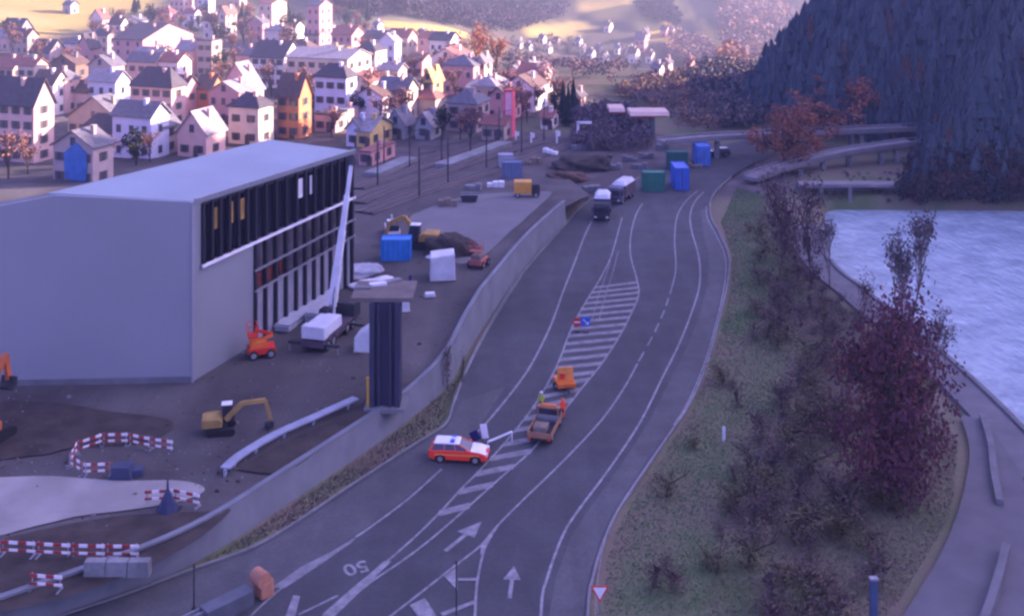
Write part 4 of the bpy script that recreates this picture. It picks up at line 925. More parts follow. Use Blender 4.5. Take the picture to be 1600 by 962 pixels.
def barrier(a, b2, z, label, grp, two=True):
    global bt, bkids
    L = math.hypot(b2[0]-a[0], b2[1]-a[1]); rz = math.atan2(b2[1]-a[1], b2[0]-a[0])
    if bt is None:
        bt = thing('barrier_board', label, 'barrier', (0, 0, 0))
        MB().box((1.0, 0, .75), (2.0, .05, .20)).build('board', RWm, bt); MB().box((1.0, .0, .30), (2.0, .05, .15)).build('lower_board', RWm, bt)
        for x in (.15, 1.85): MB().box((x, .05, 0), (.07, .07, 1.0)).box((x, 0, 0), (.12, .7, .07)).build('leg', GALV, bt)
        bkids = kids(bt); r = bt
    else: r = dup(bt, (0, 0, 0), 0, label, tree=bkids)
    r.location = (a[0], a[1], z); r.rotation_euler = (0, 0, rz); r.scale = (L/2.0, 1, 1); r['group'] = grp; return r
def row(pts, z, label, grp, seg=2.0):
    P = [p for p in smooth_line([sg(*p)[:2] for p in pts], 12)]; out = [P[0]]; acc = 0
    for a, b2 in zip(P, P[1:]):
        acc += math.hypot(b2[0]-a[0], b2[1]-a[1])
        if acc >= seg: out.append(b2); acc = 0
    for a, b2 in zip(out, out[1:]): barrier(a, b2, z, label, grp)
row([(175, 742), (145, 744), (114, 738), (110, 722), (125, 706), (152, 697), (200, 695), (240, 702), (270, 706), (296, 708)], SZ, 'red and white board barrier in the ring around the excavated pit', 'barriers ringing the pit')
row([(226, 788), (262, 784), (300, 792), (345, 796)], SZ, 'red and white board barrier between the pale gravel and the trench', 'barriers below the gravel patch')
row([(-50, 864), (0, 868), (120, 873), (238, 875)], SZ, 'red and white board barrier in the straight row behind the retaining wall', 'barriers along the retaining wall')
row([(46, 922), (104, 926)], SZ, 'single red and white board barrier standing apart below the straight row', 'barrier apart')
for i, px in enumerate((150, 184, 218)):
    x, y, z = sg(px, 898); o = MB().box((0, 0, 0), (1.35, .7, .95), tx=.96, ty=.8).box((.2, -.3, .4), (.12, .12, .15)).build('concrete_block', CONC, loc=(x, y, z), bevel=.04)
    tag(o, ['pale concrete block nearest the straight barrier row, at the outer end of three', 'middle one of three pale concrete blocks below the barrier row', 'pale concrete block nearest the verge at the end of three'][i], 'block', 'concrete blocks')
t = thing('draped_stand', 'dark pointed stand draped in cloth in the middle of the gravel patch barriers', 'stand', sg(262, 798), 0)
MB().tube((0, 0, 0), (0, 0, 1.5), .75, .10, 7).tube((0, 0, 1.5), (0, 0, 2.3), .10, .05, 6).build('cover', mat('dark_cloth', (.04, .05, .10), .9, .3, 2), t); MB().box((0, 0, -.05), (1.7, 1.2, .1)).build('base', DARK, t)
x, y, z = sg(175, 745)
tag(MB().box((0, 0, 0), (1.6, 1.0, .9), tx=.8).box((.9, .3, 0), (1.0, .8, .5), .2).build('equipment_box', mat('kit_blue', (.05, .06, .11), .6, .3, 1), loc=(x+.8, y, z)), 'dark blue equipment box lying inside the barrier ring', 'box')
# post and bollards on the bank
x, y = g(1365, 975, 0)
t = thing('blue_pillar', 'slim blue pillar standing in the scrub beside the lakeside path', 'post', (x, y, tz(x, y)), 0); MB().box((0, 0, 0), (.42, .3, 3.0)).build('pillar', mat('pillar_blue', (.06, .10, .19), .5, .3, 1), t); MB().box((0, 0, 2.95), (.5, .38, .12)).build('cap', GALV, t)
for px, py, h, lab in ((1131, 684, 1.1, 'white marker post in the grass beside the highway pavement'), (1183, 726, 1.0, 'dim white marker post lower in the scrub of the bank')):
    x, y = g(px, py, 0); tag(MB().tube((0, 0, 0), (0, 0, h), .14, .13).tube((0, 0, h), (0, 0, h+.12), .13, .05).build('marker_post', WHITE if h > 1.05 else CONC, loc=(x, y, tz(x, y))), lab, 'marker post')

# ---------------------------------------------------------------- village
WC = {'pink': (.68, .43, .36), 'white': (.80, .69, .62), 'cream': (.68, .54, .40), 'lilac': (.62, .60, .70), 'grey': (.34, .33, .34), 'orange': (.56, .22, .09), 'tan': (.46, .35, .28), 'yellow': (.60, .44, .16), 'brown': (.22, .14, .10), 'rose': (.58, .30, .28), 'dim': (.44, .34, .31)}  # plaster tints; white and pink also warmed to imitate bounced sunlight
RC = {'dark': (.075, .065, .075), 'grey': (.15, .14, .155), 'brown': (.13, .08, .065), 'red': (.30, .12, .09), 'pale': (.30, .27, .28), 'blue': (.06, .16, .42), 'gold': (.45, .28, .10)}
def wm(c): return mat('render_'+c, WC[c], .85, .12, .6)
def rm(c): return mat('roof_'+c, RC[c], .75, .35, 1.2, bump=.3)
SHUT = mat('shutter', (.11, .075, .06), .7, .2, 1)
_win = {}
def winmesh(shut, wd=.95, ht=1.35):
    k = (shut, wd, ht)
    if k not in _win:
        mb = MB(); mb.box((0, 0, 0), (wd, .10, ht), mi=0)
        for x in (-wd/2, wd/2, 0): mb.box((x, -.02, -.03), (.07, .12, ht+.06), mi=1)
        mb.box((0, -.04, -.1), (wd+.25, .2, .08), mi=1)
        if shut:
            for s in (-1, 1): mb.box((s*(wd/2+.26), -.02, -.02), (.42, .08, ht+.04), mi=2)
        o = mb.build('window', [GLASS, CONC, SHUT]); _win[k] = o.data; bpy.data.objects.remove(o)
    return _win[k]
TH = R(20)
def house(x0, x1, xr, yb, ye, yr, typ, wc, rc, label, shut=True, grp='village houses', name='house', wins=True, tall=1.0, maxd=22):
    # base corner: near right corner of the front
    ax, ay, az = gt(x1, yb); s = F/ay
    w_ = max((x1-x0)/s/math.cos(TH), 2.5); h = max((yb-ye)/s*1.08, 2.6)*tall; rh = max((ye-yr)/s*1.0, .6)
    k = (xr-800)/F; d = (k*ay-ax)/(math.sin(TH)-k*math.cos(TH)) if xr > x1 else 8
    d = min(max(d, 5.0), maxd)
    t = thing(name, label, 'house', (ax, ay, az), -TH, grp)
    # local frame: x from -w to 0, y from 0 to d
    W, Rf = wm(wc), rm(rc); mb = MB(); lo = -1.5; ov = .45
    if typ == 'gy':
        mb.add([(-w_, 0, lo), (0, 0, lo), (0, 0, h), (-w_/2, 0, h+rh), (-w_, 0, h), (-w_, d, lo), (0, d, lo), (0, d, h), (-w_/2, d, h+rh), (-w_, d, h)], [(0, 1, 2, 3, 4), (6, 5, 9, 8, 7), (1, 6, 7, 2), (5, 0, 4, 9), (2, 7, 8, 3), (3, 8, 9, 4)])
    elif typ == 'gx':
        mb.add([(0, 0, lo), (0, d, lo), (0, d, h), (0, d/2, h+rh), (0, 0, h), (-w_, 0, lo), (-w_, d, lo), (-w_, d, h), (-w_, d/2, h+rh), (-w_, 0, h)], [(0, 1, 2, 3, 4), (6, 5, 9, 8, 7), (1, 6, 7, 2), (5, 0, 4, 9), (2, 7, 8, 3), (3, 8, 9, 4)])
    else:
        mb.box((-w_/2, d/2, lo), (w_, d, h-lo))
    mb.build('walls', W, t)
    r = MB(); t_ = .22
    def slope(p):  # thick roof sheet from 4 or 3 points
        n = len(p); q = [(x, y, z+t_) for x, y, z in p]; r.add(list(p)+q, [tuple(range(n-1, -1, -1)), tuple(range(n, 2*n))]+[(i, (i+1) % n, n+(i+1) % n, n+i) for i in range(n)])
    if typ == 'gy':
        e = ov*rh/(w_/2)
        slope([(ov, -ov, h-e+.02), (ov, d+ov, h-e+.02), (-w_/2, d+ov, h+rh+.02), (-w_/2, -ov, h+rh+.02)]); slope([(-w_/2, -ov, h+rh+.021), (-w_/2, d+ov, h+rh+.021), (-w_-ov, d+ov, h-e+.02), (-w_-ov, -ov, h-e+.02)])
        rx, ry = -w_*.3, d*.6; rz_ = h+rh*.7
    elif typ == 'gx':
        e = ov*rh/(d/2)
        slope([(ov, -ov, h-e+.02), (ov, d/2, h+rh+.02), (-w_-ov, d/2, h+rh+.02), (-w_-ov, -ov, h-e+.02)]); slope([(ov, d/2, h+rh+.021), (ov, d+ov, h-e+.02), (-w_-ov, d+ov, h-e+.02), (-w_-ov, d/2, h+rh+.021)])
        rx, ry = -w_*.3, d*.38; rz_ = h+rh*.7
    elif typ == 'hip':
        a, b_ = ov, d+ov; m_ = min(w_, d)/2*.9
        p = [(-w_-ov, -ov, h), (ov, -ov, h), (ov, d+ov, h), (-w_-ov, d+ov, h)]
        if w_ >= d: q = [(-w_+m_, d/2, h+rh), (-m_, d/2, h+rh)]; F4 = [(0, 1, 5, 4), (1, 2, 5), (2, 3, 4, 5), (3, 0, 4)]
        else: q = [(-w_/2, m_, h+rh), (-w_/2, d-m_, h+rh)]; F4 = [(0, 1, 4), (1, 2, 5, 4), (2, 3, 5), (3, 0, 4, 5)]
        r.add(p+q, F4+[(3, 2, 1, 0)]); r.box((-w_/2, d/2, h-.2), (w_+2*ov, d+2*ov, .19)); rx, ry = -w_*.3, d*.4; rz_ = h+rh*.6
    else:
        r.box((-w_/2, d/2, h), (w_+.3, d+.3, .3)); rx, ry = -w_*.3, d*.5; rz_ = h
    ro = r.build('roof', Rf, t)
    ch = MB().box((rx, ry, rz_-.4), (.7, .7, 1.7)).box((rx, ry, rz_+1.3), (.9, .9, .12)).build('chimney', W if wc != 'brown' else CONC, ro)
    if wins and s > 2.6:
        big = s > 5.2
        ncol = max(1, min(6 if big else 3, int(w_/2.4))); nst = max(1, min(4, int(h/2.75)))
        wm_ = winmesh(shut and big)
        for j in range(nst):
            for i in range(ncol):
                link('window', wm_, t, (-w_*(i+.5)/ncol, -.03, .9+j*(h-.2)/nst))
        nc2 = max(1, min(4 if big else 2, int(d/3.4)))
        for j in range(nst):
            for i in range(nc2):
                link('window', wm_, t, (.03, d*(i+.5)/nc2, .9+j*(h-.2)/nst), R(90))
        if big:
            if typ == 'gy' and rh > 1.8: link('window', winmesh(False), t, (-w_/2, -.03, h+.1))
            dr = MB().box((-w_*.5+.9, -.04, -.2), (1.05, .1, 2.2)).build('door', SHUT, t)
    return t
H = [
 (-60, 53, 75, 258, 170, 134, 'gx', 'pink', 'dark', 'big pink house at the picture edge with white sunlit end wall above the hall'),
 (72, 145, 175, 294, 236, 213, 'gy', 'dim', 'grey', 'dim gabled house with a blue sheet over its front directly above the hall roof'),
 (112, 190, 204, 246, 212, 186, 'hip', 'tan', 'dark', 'low house with broad dark hipped roof behind the blue sheeted gable'),
 (92, 186, 197, 216, 190, 157, 'gy', 'tan', 'grey', 'wide tan gable rising behind the broad dark hipped roof'),
 (195, 268, 281, 200, 142, 113, 'hip', 'pink', 'dark', 'long pink house with dark hipped roof and a row of upper windows'),
 (193, 254, 272, 244, 202, 172, 'gy', 'tan', 'grey', 'tan gable house with grey sloping roof below the long pink house'),
 (272, 322, 352, 248, 212, 180, 'gy', 'pink', 'pale', 'pink gabled house with bright blank end wall touching the hall roof line'),
 (352, 404, 428, 228, 173, 153, 'hip', 'cream', 'dark', 'cream three storey house with hipped roof beside a tall white lit wall'),
 (430, 467, 482, 218, 154, 124, 'gx', 'orange', 'brown', 'deep orange house with a yellow lit edge'),
 (488, 541, 551, 192, 127, 107, 'hip', 'lilac', 'dark', 'pale lilac house with pyramid roof and three upper windows'),
 (440, 543, 580, 152, 98, 86, 'gx', 'cream', 'pale', 'large block with the widest glaring white end wall behind the lilac house'),
 (388, 443, 471, 138, 94, 71, 'gx', 'white', 'dark', 'white house with dark roof and glaring end wall above the deep orange house'),
 (170, 223, 302, 104, 66, 45, 'gx', 'rose', 'dark', 'long brilliant white block seen end on, the brightest in the village', 30),
 (193, 243, 254, 137, 100, 88, 'gx', 'pink', 'grey', 'plain pink house with a flat looking grey roof above the long pink house'),
 (132, 174, 194, 152, 107, 92, 'gy', 'dim', 'grey', 'grey gabled house with tall white side next to the round brown gable'),
 (72, 118, 133, 146, 104, 91, 'gy', 'brown', 'brown', 'brown rounded gable house with two small windows'),
 (-20, 20, 50, 140, 109, 93, 'gx', 'pink', 'red', 'pink house with white lit wall at the picture edge behind the big pink house'),
 (22, 54, 72, 144, 106, 96, 'gx', 'cream', 'red', 'cream house squeezed between the white lit wall and the brown gable'),
 (40, 77, 103, 102, 84, 66, 'gx', 'dim', 'dark', 'dark roofed house with white triangular gable below the golden meadow'),
 (-5, 31, 52, 63, 48, 32, 'gx', 'grey', 'dark', 'chapel like house with arched white gable at the foot of the golden meadow'),
 (96, 110, 123, 23, 9, 3, 'gx', 'grey', 'grey', 'lone small house high in the golden meadow'),
 (137, 160, 172, 54, 32, 17, 'gy', 'white', 'red', 'red and white timbered looking house at the meadow foot'),
 (143, 168, 178, 84, 58, 51, 'gx', 'dim', 'dark', 'dark plain house below the red and white one'),
 (118, 140, 154, 98, 76, 55, 'gy', 'rose', 'dark', 'rose house with a steep violet shaded gable'),
 (306, 331, 342, 120, 69, 66, 'flat', 'tan', 'dark', 'tall grey tower block with one white strip of lit side'),
 (268, 289, 302, 190, 141, 125, 'gx', 'rose', 'dark', 'narrow rose house with tall lit strip between pink and tower houses'),
 (303, 330, 346, 186, 142, 124, 'gx', 'orange', 'brown', 'church like house with pointed bright gable below the tower block'),
 (338, 394, 405, 172, 143, 103, 'gy', 'pink', 'pale', 'pink gable with long pale lit roof slope running down to its right'),
 (402, 425, 448, 44, 9, 3, 'gx', 'cream', 'red', 'apricot house with square white lit wall high above the village centre'),
 (478, 499, 519, 72, 14, 5, 'gx', 'rose', 'grey', 'tall rose house with bright tower like lit side near the dark slope'),
 (262, 287, 303, 22, -6, -14, 'gx', 'pink', 'grey', 'pink house cut by the upper picture edge above the brilliant white block'),
 (340, 353, 370, 66, 25, 14, 'gy', 'cream', 'red', 'cream house half hidden in bare trees beside the dark trees'),
 (474, 498, 506, 72, 56, 46, 'gx', 'dim', 'dark', 'small dark roofed house below the tall rose house'),
 (516, 541, 550, 66, 52, 47, 'gx', 'rose', 'grey', 'low rose terrace with lit end behind the orange arcade'),
 (495, 521, 551, 102, 82, 76, 'gx', 'yellow', 'pale', 'orange arcaded building with a row of lit openings'),
 (626, 640, 651, 80, 60, 52, 'gx', 'dim', 'grey', 'small grey house with one square white lit wall under the pale field'),
 (592, 622, 636, 148, 113, 104, 'gx', 'pink', 'pale', 'pink house behind the flat roofed block with the dark doorway'),
 (588, 647, 661, 180, 140, 132, 'flat', 'white', 'pale', 'flat roofed whitish block with one large dark doorway'),
 (632, 659, 679, 120, 97, 89, 'gx', 'rose', 'brown', 'rose house with bright end wall above the yellow house'),
 (662, 676, 692, 182, 130, 112, 'gy', 'yellow', 'gold', 'narrow mustard yellow house with golden roof'),
 (697, 745, 765, 208, 166, 146, 'hip', 'dim', 'grey', 'large greyish house with broad hipped roof near the red tower'),
 (602, 632, 644, 218, 196, 174, 'gy', 'grey', 'grey', 'grey gabled shed with narrow lit side, first of two by the railway'),
 (648, 674, 692, 220, 199, 180, 'gy', 'grey', 'pale', 'grey gabled shed with pale roof, nearer the red tower of the two by the railway'),
 (556, 578, 613, 232, 208, 191, 'gx', 'yellow', 'pale', 'low house with glowing yellow white side at the railway'),
 (566, 580, 617, 262, 243, 236, 'flat', 'rose', 'red', 'open sided platform shed with red shadowed openings beside the boom tip'),
 (526, 543, 548, 202, 176, 171, 'flat', 'pink', 'pale', 'small flat roofed annexe below the lilac house'),
 (490, 524, 529, 208, 183, 178, 'flat', 'dim', 'dark', 'dim row of garages in front of the lilac house'),
 (540, 562, 568, 230, 203, 190, 'gy', 'lilac', 'grey', 'small lilac grey gable just above the crane tip'),
 (731, 743, 772, 154, 140, 128, 'gx', 'dim', 'pale', 'house with bright gable behind the large greyish hipped one'),
 (750, 757, 769, 146, 101, 91, 'gy', 'cream', 'grey', 'slender cream house glowing under the orange trees'),
 (799, 808, 816, 138, 112, 106, 'gy', 'pink', 'grey', 'slim pink house between bare trees above the red tower'),
 (822, 832, 841, 122, 104, 98, 'gy', 'white', 'grey', 'slim white house beside the cloud of lit branches'),
 (845, 862, 870, 203, 190, 182, 'gx', 'white', 'red', 'little shed with white lit end on the far yard'),
 (752, 788, 801, 222, 198, 187, 'gx', 'tan', 'red', 'low tan building lying at the foot of the red tower'),
]
for r_ in H:
    kw = {}
    if len(r_) > 10: kw['maxd'] = r_[10]
    house(*r_[:10], **kw)
fill = [(20, 232, 'hut with pink gable wedged under the big pink house'), (208, 250, 'flat violet hut just above the hall roof edge'), (86, 178, 'sunny cottage between brown gable and broad hipped roof'), (120, 176, 'second sunny cottage beneath the grey gabled house'), (68, 182, 'cottage with red roof touching the white end wall'), (160, 178, 'cottage with terraces of white steps beside the tan gable'), (230, 120, 'cottage in front of the brilliant white block'), (290, 118, 'red roofed cottage under the brilliant white block'), (262, 138, 'grey cottage between the plain pink house and tower block'), (352, 196, 'cottage between the church like house and the cream one'), (380, 110, 'slate cottage at the back of the long pale roof slope'), (420, 118, 'cottage just beneath the white house with glaring end wall'), (484, 140, 'amber cottage between white and lilac houses'), (468, 110, 'rosy cottage in front of the large block'), (452, 62, 'cottage halfway between apricot and tall rose houses'), (430, 70, 'lit cottage under the apricot house'), (400, 66, 'cottage below the dark narrow conifers'), (330, 62, 'cottage under bare trees above the tower block'), (296, 46, 'small lit cottage over the brilliant white block'), (256, 48, 'small lit cottage by the brilliant white block apex'), (318, 22, 'uppermost cottage beside the pink house cut by the frame'), (366, 12, 'uppermost white cottage beside the dark conifers'), (206, 58, 'violet cottage behind the long brilliant white block'), (8, 80, 'red cottage at the frame edge below the chapel like house'), (30, 86, 'pale cottage below the chapel like house'), (112, 92, 'cream cottage beside the rose gable house'), (180, 62, 'dim cottage at the shoulder of the meadow'), (572, 118, 'cottage below the railway of lit posts at the big wall'), (606, 100, 'cottage of the upper terrace beside the small square white one'), (586, 92, 'narrow bright cottage at the top of the big wall'), (624, 96, 'mauve cottage on the upper terrace'), (668, 88, 'bright cottage at the end of the upper terrace'), (690, 100, 'small rosy cottage under the reddish trees'), (560, 172, 'cottage behind the small lilac grey gable'), (580, 196, 'cottage between the lilac gable and the first shed'), (590, 168, 'brown cottage before the flat roofed block'), (616, 190, 'bright narrow cottage behind the first shed'), (664, 186, 'cottage behind the second shed under the yellow house'), (700, 132, 'mauve cottage behind the large greyish house'), (720, 150, 'pale cottage at the shoulder of the large greyish house'), (760, 180, 'cottage hugging the red tower'), (782, 190, 'second cottage hugging the red tower base'), (830, 150, 'thin cottage in bare trees beyond the red tower'), (815, 176, 'small cottage on the yard beyond the red tower'), (505, 64, 'cottage beneath the tall rose house'), (536, 84, 'cottage of the row above the orange arcade')]
fr_ = random.Random(77)
for i, (px, py, lb) in enumerate(fill):
    y_ = gt(px, py)[1]; s_ = F/y_; ww = fr_.uniform(5.5, 8.5)*s_; hh = fr_.uniform(4.2, 7.5)*s_; sd_ = fr_.uniform(.35, .6)*ww
    house(px-ww*.6, px+ww*.4, px+ww*.4+sd_, py, py-hh, py-hh-fr_.uniform(1.6, 2.8)*s_, fr_.choice(['gx', 'gx', 'gy', 'hip']), fr_.choice(['white', 'pink', 'cream', 'white', 'rose', 'tan', 'lilac']), fr_.choice(['dark', 'brown', 'grey', 'red', 'pale']), lb, False, maxd=10)
# blue sheet hung on the dim gable
x, y, z = gt(145, 294); s = F/y
tag(MB().add([(-5.6, -.25, 1.0), (-1.2, -.25, 1.0), (-1.0, -.25, 5.6), (-3.4, -.25, 7.4), (-5.9, -.25, 5.4), (-5.6, -.15, 1.0), (-1.2, -.15, 1.0), (-1.0, -.15, 5.6), (-3.4, -.15, 7.4), (-5.9, -.15, 5.4)], [(0, 1, 2, 3, 4), (9, 8, 7, 6, 5), (0, 5, 6, 1), (1, 6, 7, 2), (2, 7, 8, 3), (3, 8, 9, 4), (4, 9, 5, 0)]).build('tarpaulin', mat('blue_sheet', (.05, .17, .46), .6, .3, .8, bump=.5), loc=(x, y, z), rz=-TH), 'blue sheet hanging over the front of the dim gabled house', 'tarpaulin')
# far hamlet beyond the trees
far = [(812, 77, 8), (827, 80, 6), (848, 70, 8), (857, 84, 8), (871, 70, 6), (905, 73, 7), (912, 86, 7), (924, 95, 9), (936, 84, 7), (946, 102, 9), (951, 52, 9), (966, 86, 8), (985, 92, 10), (992, 100, 13), (1005, 82, 16), (1010, 66, 11), (1017, 100, 10), (1030, 121, 10), (1044, 111, 9), (1040, 60, 10), (1050, 57, 7), (1063, 72, 6), (1080, 110, 7), (1186, 186, 7), (735, 105, 8), (712, 72, 7), (680, 78, 8), (600, 74, 8), (575, 66, 8), (590, 48, 6), (905, 168, 12), (660, 60, 6), (700, 95, 7), (640, 95, 6)]
fl = ['tiny farthest house standing alone at the edge of the orange trees', 'thin violet house next to the tiny farthest one', 'upper small house of a lit pair under the hazy wood', 'lower house of the lit pair under the hazy wood', 'small dim house beside the lit pair', 'first house of the pale cluster above the dark meadow', 'pointed white house in the pale cluster above the dark meadow', 'widest house of the pale cluster above the dark meadow', 'small house tucked behind the pale cluster', 'single white fronted house between the two clusters', 'house standing alone highest up the hazy slope', 'thin lit house just behind the second cluster', 'cream house facing out of the second cluster', 'broad white fronted house in the middle of the second cluster', 'wide pink roofed house at the top of the second cluster', 'small house behind the wide pink roofed one', 'upright white house on the outer side of the second cluster', 'lowest small white house near the brown wood', 'pale house above the lowest small white one', 'pink house under the yellow field on the slope', 'dark gabled house touching the pink one under the yellow field', 'thin pale steeple like house beyond the yellow field', 'slim rose house on the lone strip of meadow', 'tiny white hut at the foot of the dark conifer slope', 'slim white walled house among reddish trees', 'small pink cottage below the pale field end', 'violet cottage above the rose house', 'dim cottage behind the glaring white end wall', 'pink cottage beside the dark slope wood', 'small cottage with white pole at the pale field start', 'low pinkish shack behind the yellow lit canopies', 'tiny cottage at the middle of the pale field', 'slim cottage between the reddish trees and the yellow house', 'narrow violet cottage above the pink house']
wcs = ['white', 'lilac', 'white', 'white', 'dim', 'lilac', 'white', 'lilac', 'dim', 'white', 'white', 'white', 'cream', 'white', 'rose', 'pink', 'white', 'white', 'pink', 'rose', 'dim', 'lilac', 'rose', 'white', 'white', 'pink', 'lilac', 'dim', 'pink', 'lilac', 'pink', 'white', 'pink', 'lilac']
for i, ((px, py, wp), lb, wc) in enumerate(zip(far, fl, wcs)):
    hgt = wp*1.15
    house(px-wp*.8, px+wp*.1, px+wp*.75, py, py-hgt, py-hgt*1.6, 'gx' if i % 3 else 'gy', wc, ['dark', 'brown', 'grey'][i % 3], lb, False, 'far houses', maxd=9)

# red advertising tower, canopies and gantry
x, y, z = gt(796, 216); s = F/y
t = thing('sign_tower', 'tall slender bright red and pink tower standing beside the railway', 'tower', (x, y, z), -TH)
MB().box((0, 0, -.5), (1.9, 1.9, 74/s+.5)).build('shaft', mat('tower_red', (.80, .12, .16), .5, .12, .5), t); MB().box((.15, .0, 0), (1.3, 2.0, 72/s)).build('face', mat('tower_pink', (.82, .42, .46), .5, .15, .5), t); MB().box((0, 0, 74/s), (2.1, 2.1, .25)).build('cap', RED, t)
for i, (px, py, ph_, lab) in enumerate(((806, 222, 16, 'first small white post beside the foot of the red tower'), (830, 226, 18, 'white flag like post with dark foot on the far yard'), (870, 224, 20, 'thin pale post nearest the dark copse on the far yard'))):
    x, y, z = gt(px, py); s = F/y; tag(MB().box((0, 0, 0), (.35, .3, ph_/s)).box((.3, 0, ph_/s*.55), (.8, .2, ph_/s*.4)).build('sign_post', WHITE, loc=(x, y, z)), lab, 'sign post')
for (px, py, wpx, colx, coly, lab) in ((1012, 175, 60, 1018, 216, 'larger flat pale canopy on one thick column catching the sun above the dark copse'), (962, 169, 24, 962, 205, 'smaller flat pale canopy catching the sun beside the larger one')):
    x, y, z = gt(colx, coly); s = F/y; hz_ = CAMZ-y*(py+2-HY)/F-z
    t = thing('canopy', lab, 'canopy', (x, y, z), 0)
    mb = MB(); mb.box((-(colx-px)/s, 0, hz_), (wpx/s, 7, .7), ty=.8); mb.build('roof_slab', mat('canopy_pale', (.62, .45, .36), .6, .1, 1), t)
    MB().box((0, 0, -.5), (1.3 if wpx > 40 else .7, 1.0, hz_+.5)).build('column', CONC, t)
    MB().box((-(colx-px)/s, 0, hz_-.3), (wpx/s*.9, 6.3, .3)).build('fascia', RED, t)
x, y, z = gt(903, 224); s = F/y
t = thing('gantry', 'pale inverted L shaped frame standing before the dark copse', 'gantry', (x, y, z), 0); MB().box((0, 0, 0), (.5, .5, 4.2)).build('post', WHITE, t); MB().box((1.3, 0, 3.9), (3.0, .5, .4)).build('arm', WHITE, t)

# railway: tracks, masts, platforms
TP = [[(556, 296), (640, 268), (740, 236), (830, 214)], [(556, 318), (660, 280), (760, 246), (860, 218)], [(600, 268), (680, 246), (770, 222), (820, 208)], [(570, 334), (660, 302), (745, 276), (830, 246), (900, 225)]]
RAILM = mat('rail_steel', (.22, .18, .17), .4, .3, 2, metal=.5); SLP = mat('sleeper', (.10, .085, .08), .9, .3, 2)
for i, pts in enumerate(TP):
    P = smooth_line([(lambda q: q[:2])(sg(*p)) for p in pts], 5); t = thing('railway_track', ['second railway track from the station houses', 'third railway track from the station houses', 'railway track nearest the station houses', 'railway track bordering the pale concrete yard'][i], 'railway track', (0, 0, 0), 0, 'railway tracks')
    def rb(o0, o1, h0, h1, nm, m):
        vs = []
        for k, p in enumerate(P):
            a = P[max(k-1, 0)]; c = P[min(k+1, len(P)-1)]; dx, dy = c[0]-a[0], c[1]-a[1]; L = math.hypot(dx, dy); nx, ny = -dy/L, dx/L; zg = max(SZ+sitez(p[0], p[1]) if p[1] < 200 else -9, tz(p[0], p[1]))
            for o, h in ((o0, -.2), (o0+.0, h1), (o1, h1), (o1, -.2)): vs.append((p[0]+nx*o, p[1]+ny*o, zg+h))
        MB().add(vs, [(4*k+j, 4*k+j+1, 4*k+j+5, 4*k+j+4) for k in range(len(P)-1) for j in range(3)]).build(nm, m, t)
    rb(-1.7, 1.7, 0, .22, 'ballast_bed', BALL); rb(-1.2, 1.2, .2, .27, 'sleepers', SLP); rb(-.78, -.70, .2, .42, 'rail', RAILM); rb(.70, .78, .2, .42, 'rail', RAILM)
mast = None
for px, py in ((590, 290), (640, 262), (690, 250), (735, 238), (780, 226), (700, 288), (760, 262), (815, 238), (655, 308), (850, 222), (600, 262)):
    x, y, z = sg(px, py) if py > 235 else gt(px, py)
    if mast is None:
        mast = thing('catenary_mast', 'thin dark catenary mast among the railway tracks', 'mast', (x, y, z), 0, 'catenary masts'); MB().tube((0, 0, 0), (0, 0, 7.5), .14, .09, 6).build('mast_pole', DARK, mast); MB().beam((0, 0, 6.6), (2.6, 0, 6.9), .09, .09).build('bracket', DARK, mast); mk_ = kids(mast)
    else: dup(mast, (x, y, z), rnd.uniform(-.2, .2), tree=mk_)
for i, (pp, m) in enumerate((([(580, 276), (640, 254)], CONC), ([(690, 262), (790, 226)], CONC))):
    a, b2 = Vector(sg(*pp[0])), Vector(sg(*pp[1])); a.z -= .6; b2.z = a.z
    tag(MB().beam(a+Vector((0, 0, .8)), b2+Vector((0, 0, .8)), 3.0, .9).build('platform', m), ['short pale station platform below the glowing yellow house', 'longer station platform running towards the red tower'][i], 'platform')
# clutter on the far yard
cols = [CONC, WHITE, BEIGE, DARK, CONCD, CONC, BEIGE, CONCD]; nm = ['timber crates', 'white sacks', 'tan bundles', 'dark crates', 'dark drums', 'grey slabs', 'tan pallets', 'dark slabs']
pts = [(905, 232), (860, 240), (835, 256), (945, 246), (1000, 262), (925, 300), (905, 312), (985, 250), (740, 296), (775, 292), (700, 322), (880, 300), (1010, 245), (960, 262), (1085, 262), (1035, 232)]
where = ['near the dark copse', 'beyond the grey blue cabin', 'beside the yellow truck', 'at the far end of the dark heap', 'beside the wide green container', 'against the retaining wall end', 'at the near corner of the wall end', 'in front of the larger canopy column', 'beside the railway and the dark skip', 'between skip and yellow truck', 'on the near edge of the pale yard', 'beside the lower reddish heap', 'behind the dark green container', 'between dark heap and pale topped lorry', 'next to the farther blue container', 'behind both green containers']
for i, (px, py) in enumerate(pts):
    x, y, z = sg(px, py) if (py > 240 and px < 880) else (lambda q: (q[0], q[1], tz(*q)))(g(px, py, 0)); r = random.Random(i); t = thing('material_stack', 'small stack of %s %s' % (nm[i % 8], where[i]), 'stack', (x, y, z), r.uniform(-.5, .5))
    for k in range(3): MB().box((k*.95-1, r.uniform(-.2, .2), 0), (.85, 1.1, r.uniform(.5, 1.3)), r.uniform(-.1, .1)).build('bundle', cols[i % 8], t)

# loose rubble on the construction ground
r = np.random.RandomState(44); mb = MB(); k = 0; sp_ = [(p[0], p[1]) for p in site]
while k < 900:
    px, py = r.uniform(0, 860), r.uniform(290, 930); x, y, z = sg(px, py, -.03)
    if sdist(sp_, x, y) < 1.5 or (px < 560 and 300 < py < 610 and px < 300+.93*(610-py)): continue
    a = r.uniform(.05, .2)*(1+.8*(r.rand() > .93)); mb.box((x, y, z), (a, a*r.uniform(.5, 1.2), a*r.uniform(.3, .8)), r.uniform(0, 3), int(r.randint(0, 3)), .7, .7); k += 1
tag(mb.build('rubble', [CONC, SOIL, BEIGE], recalc=False), kind='stuff')

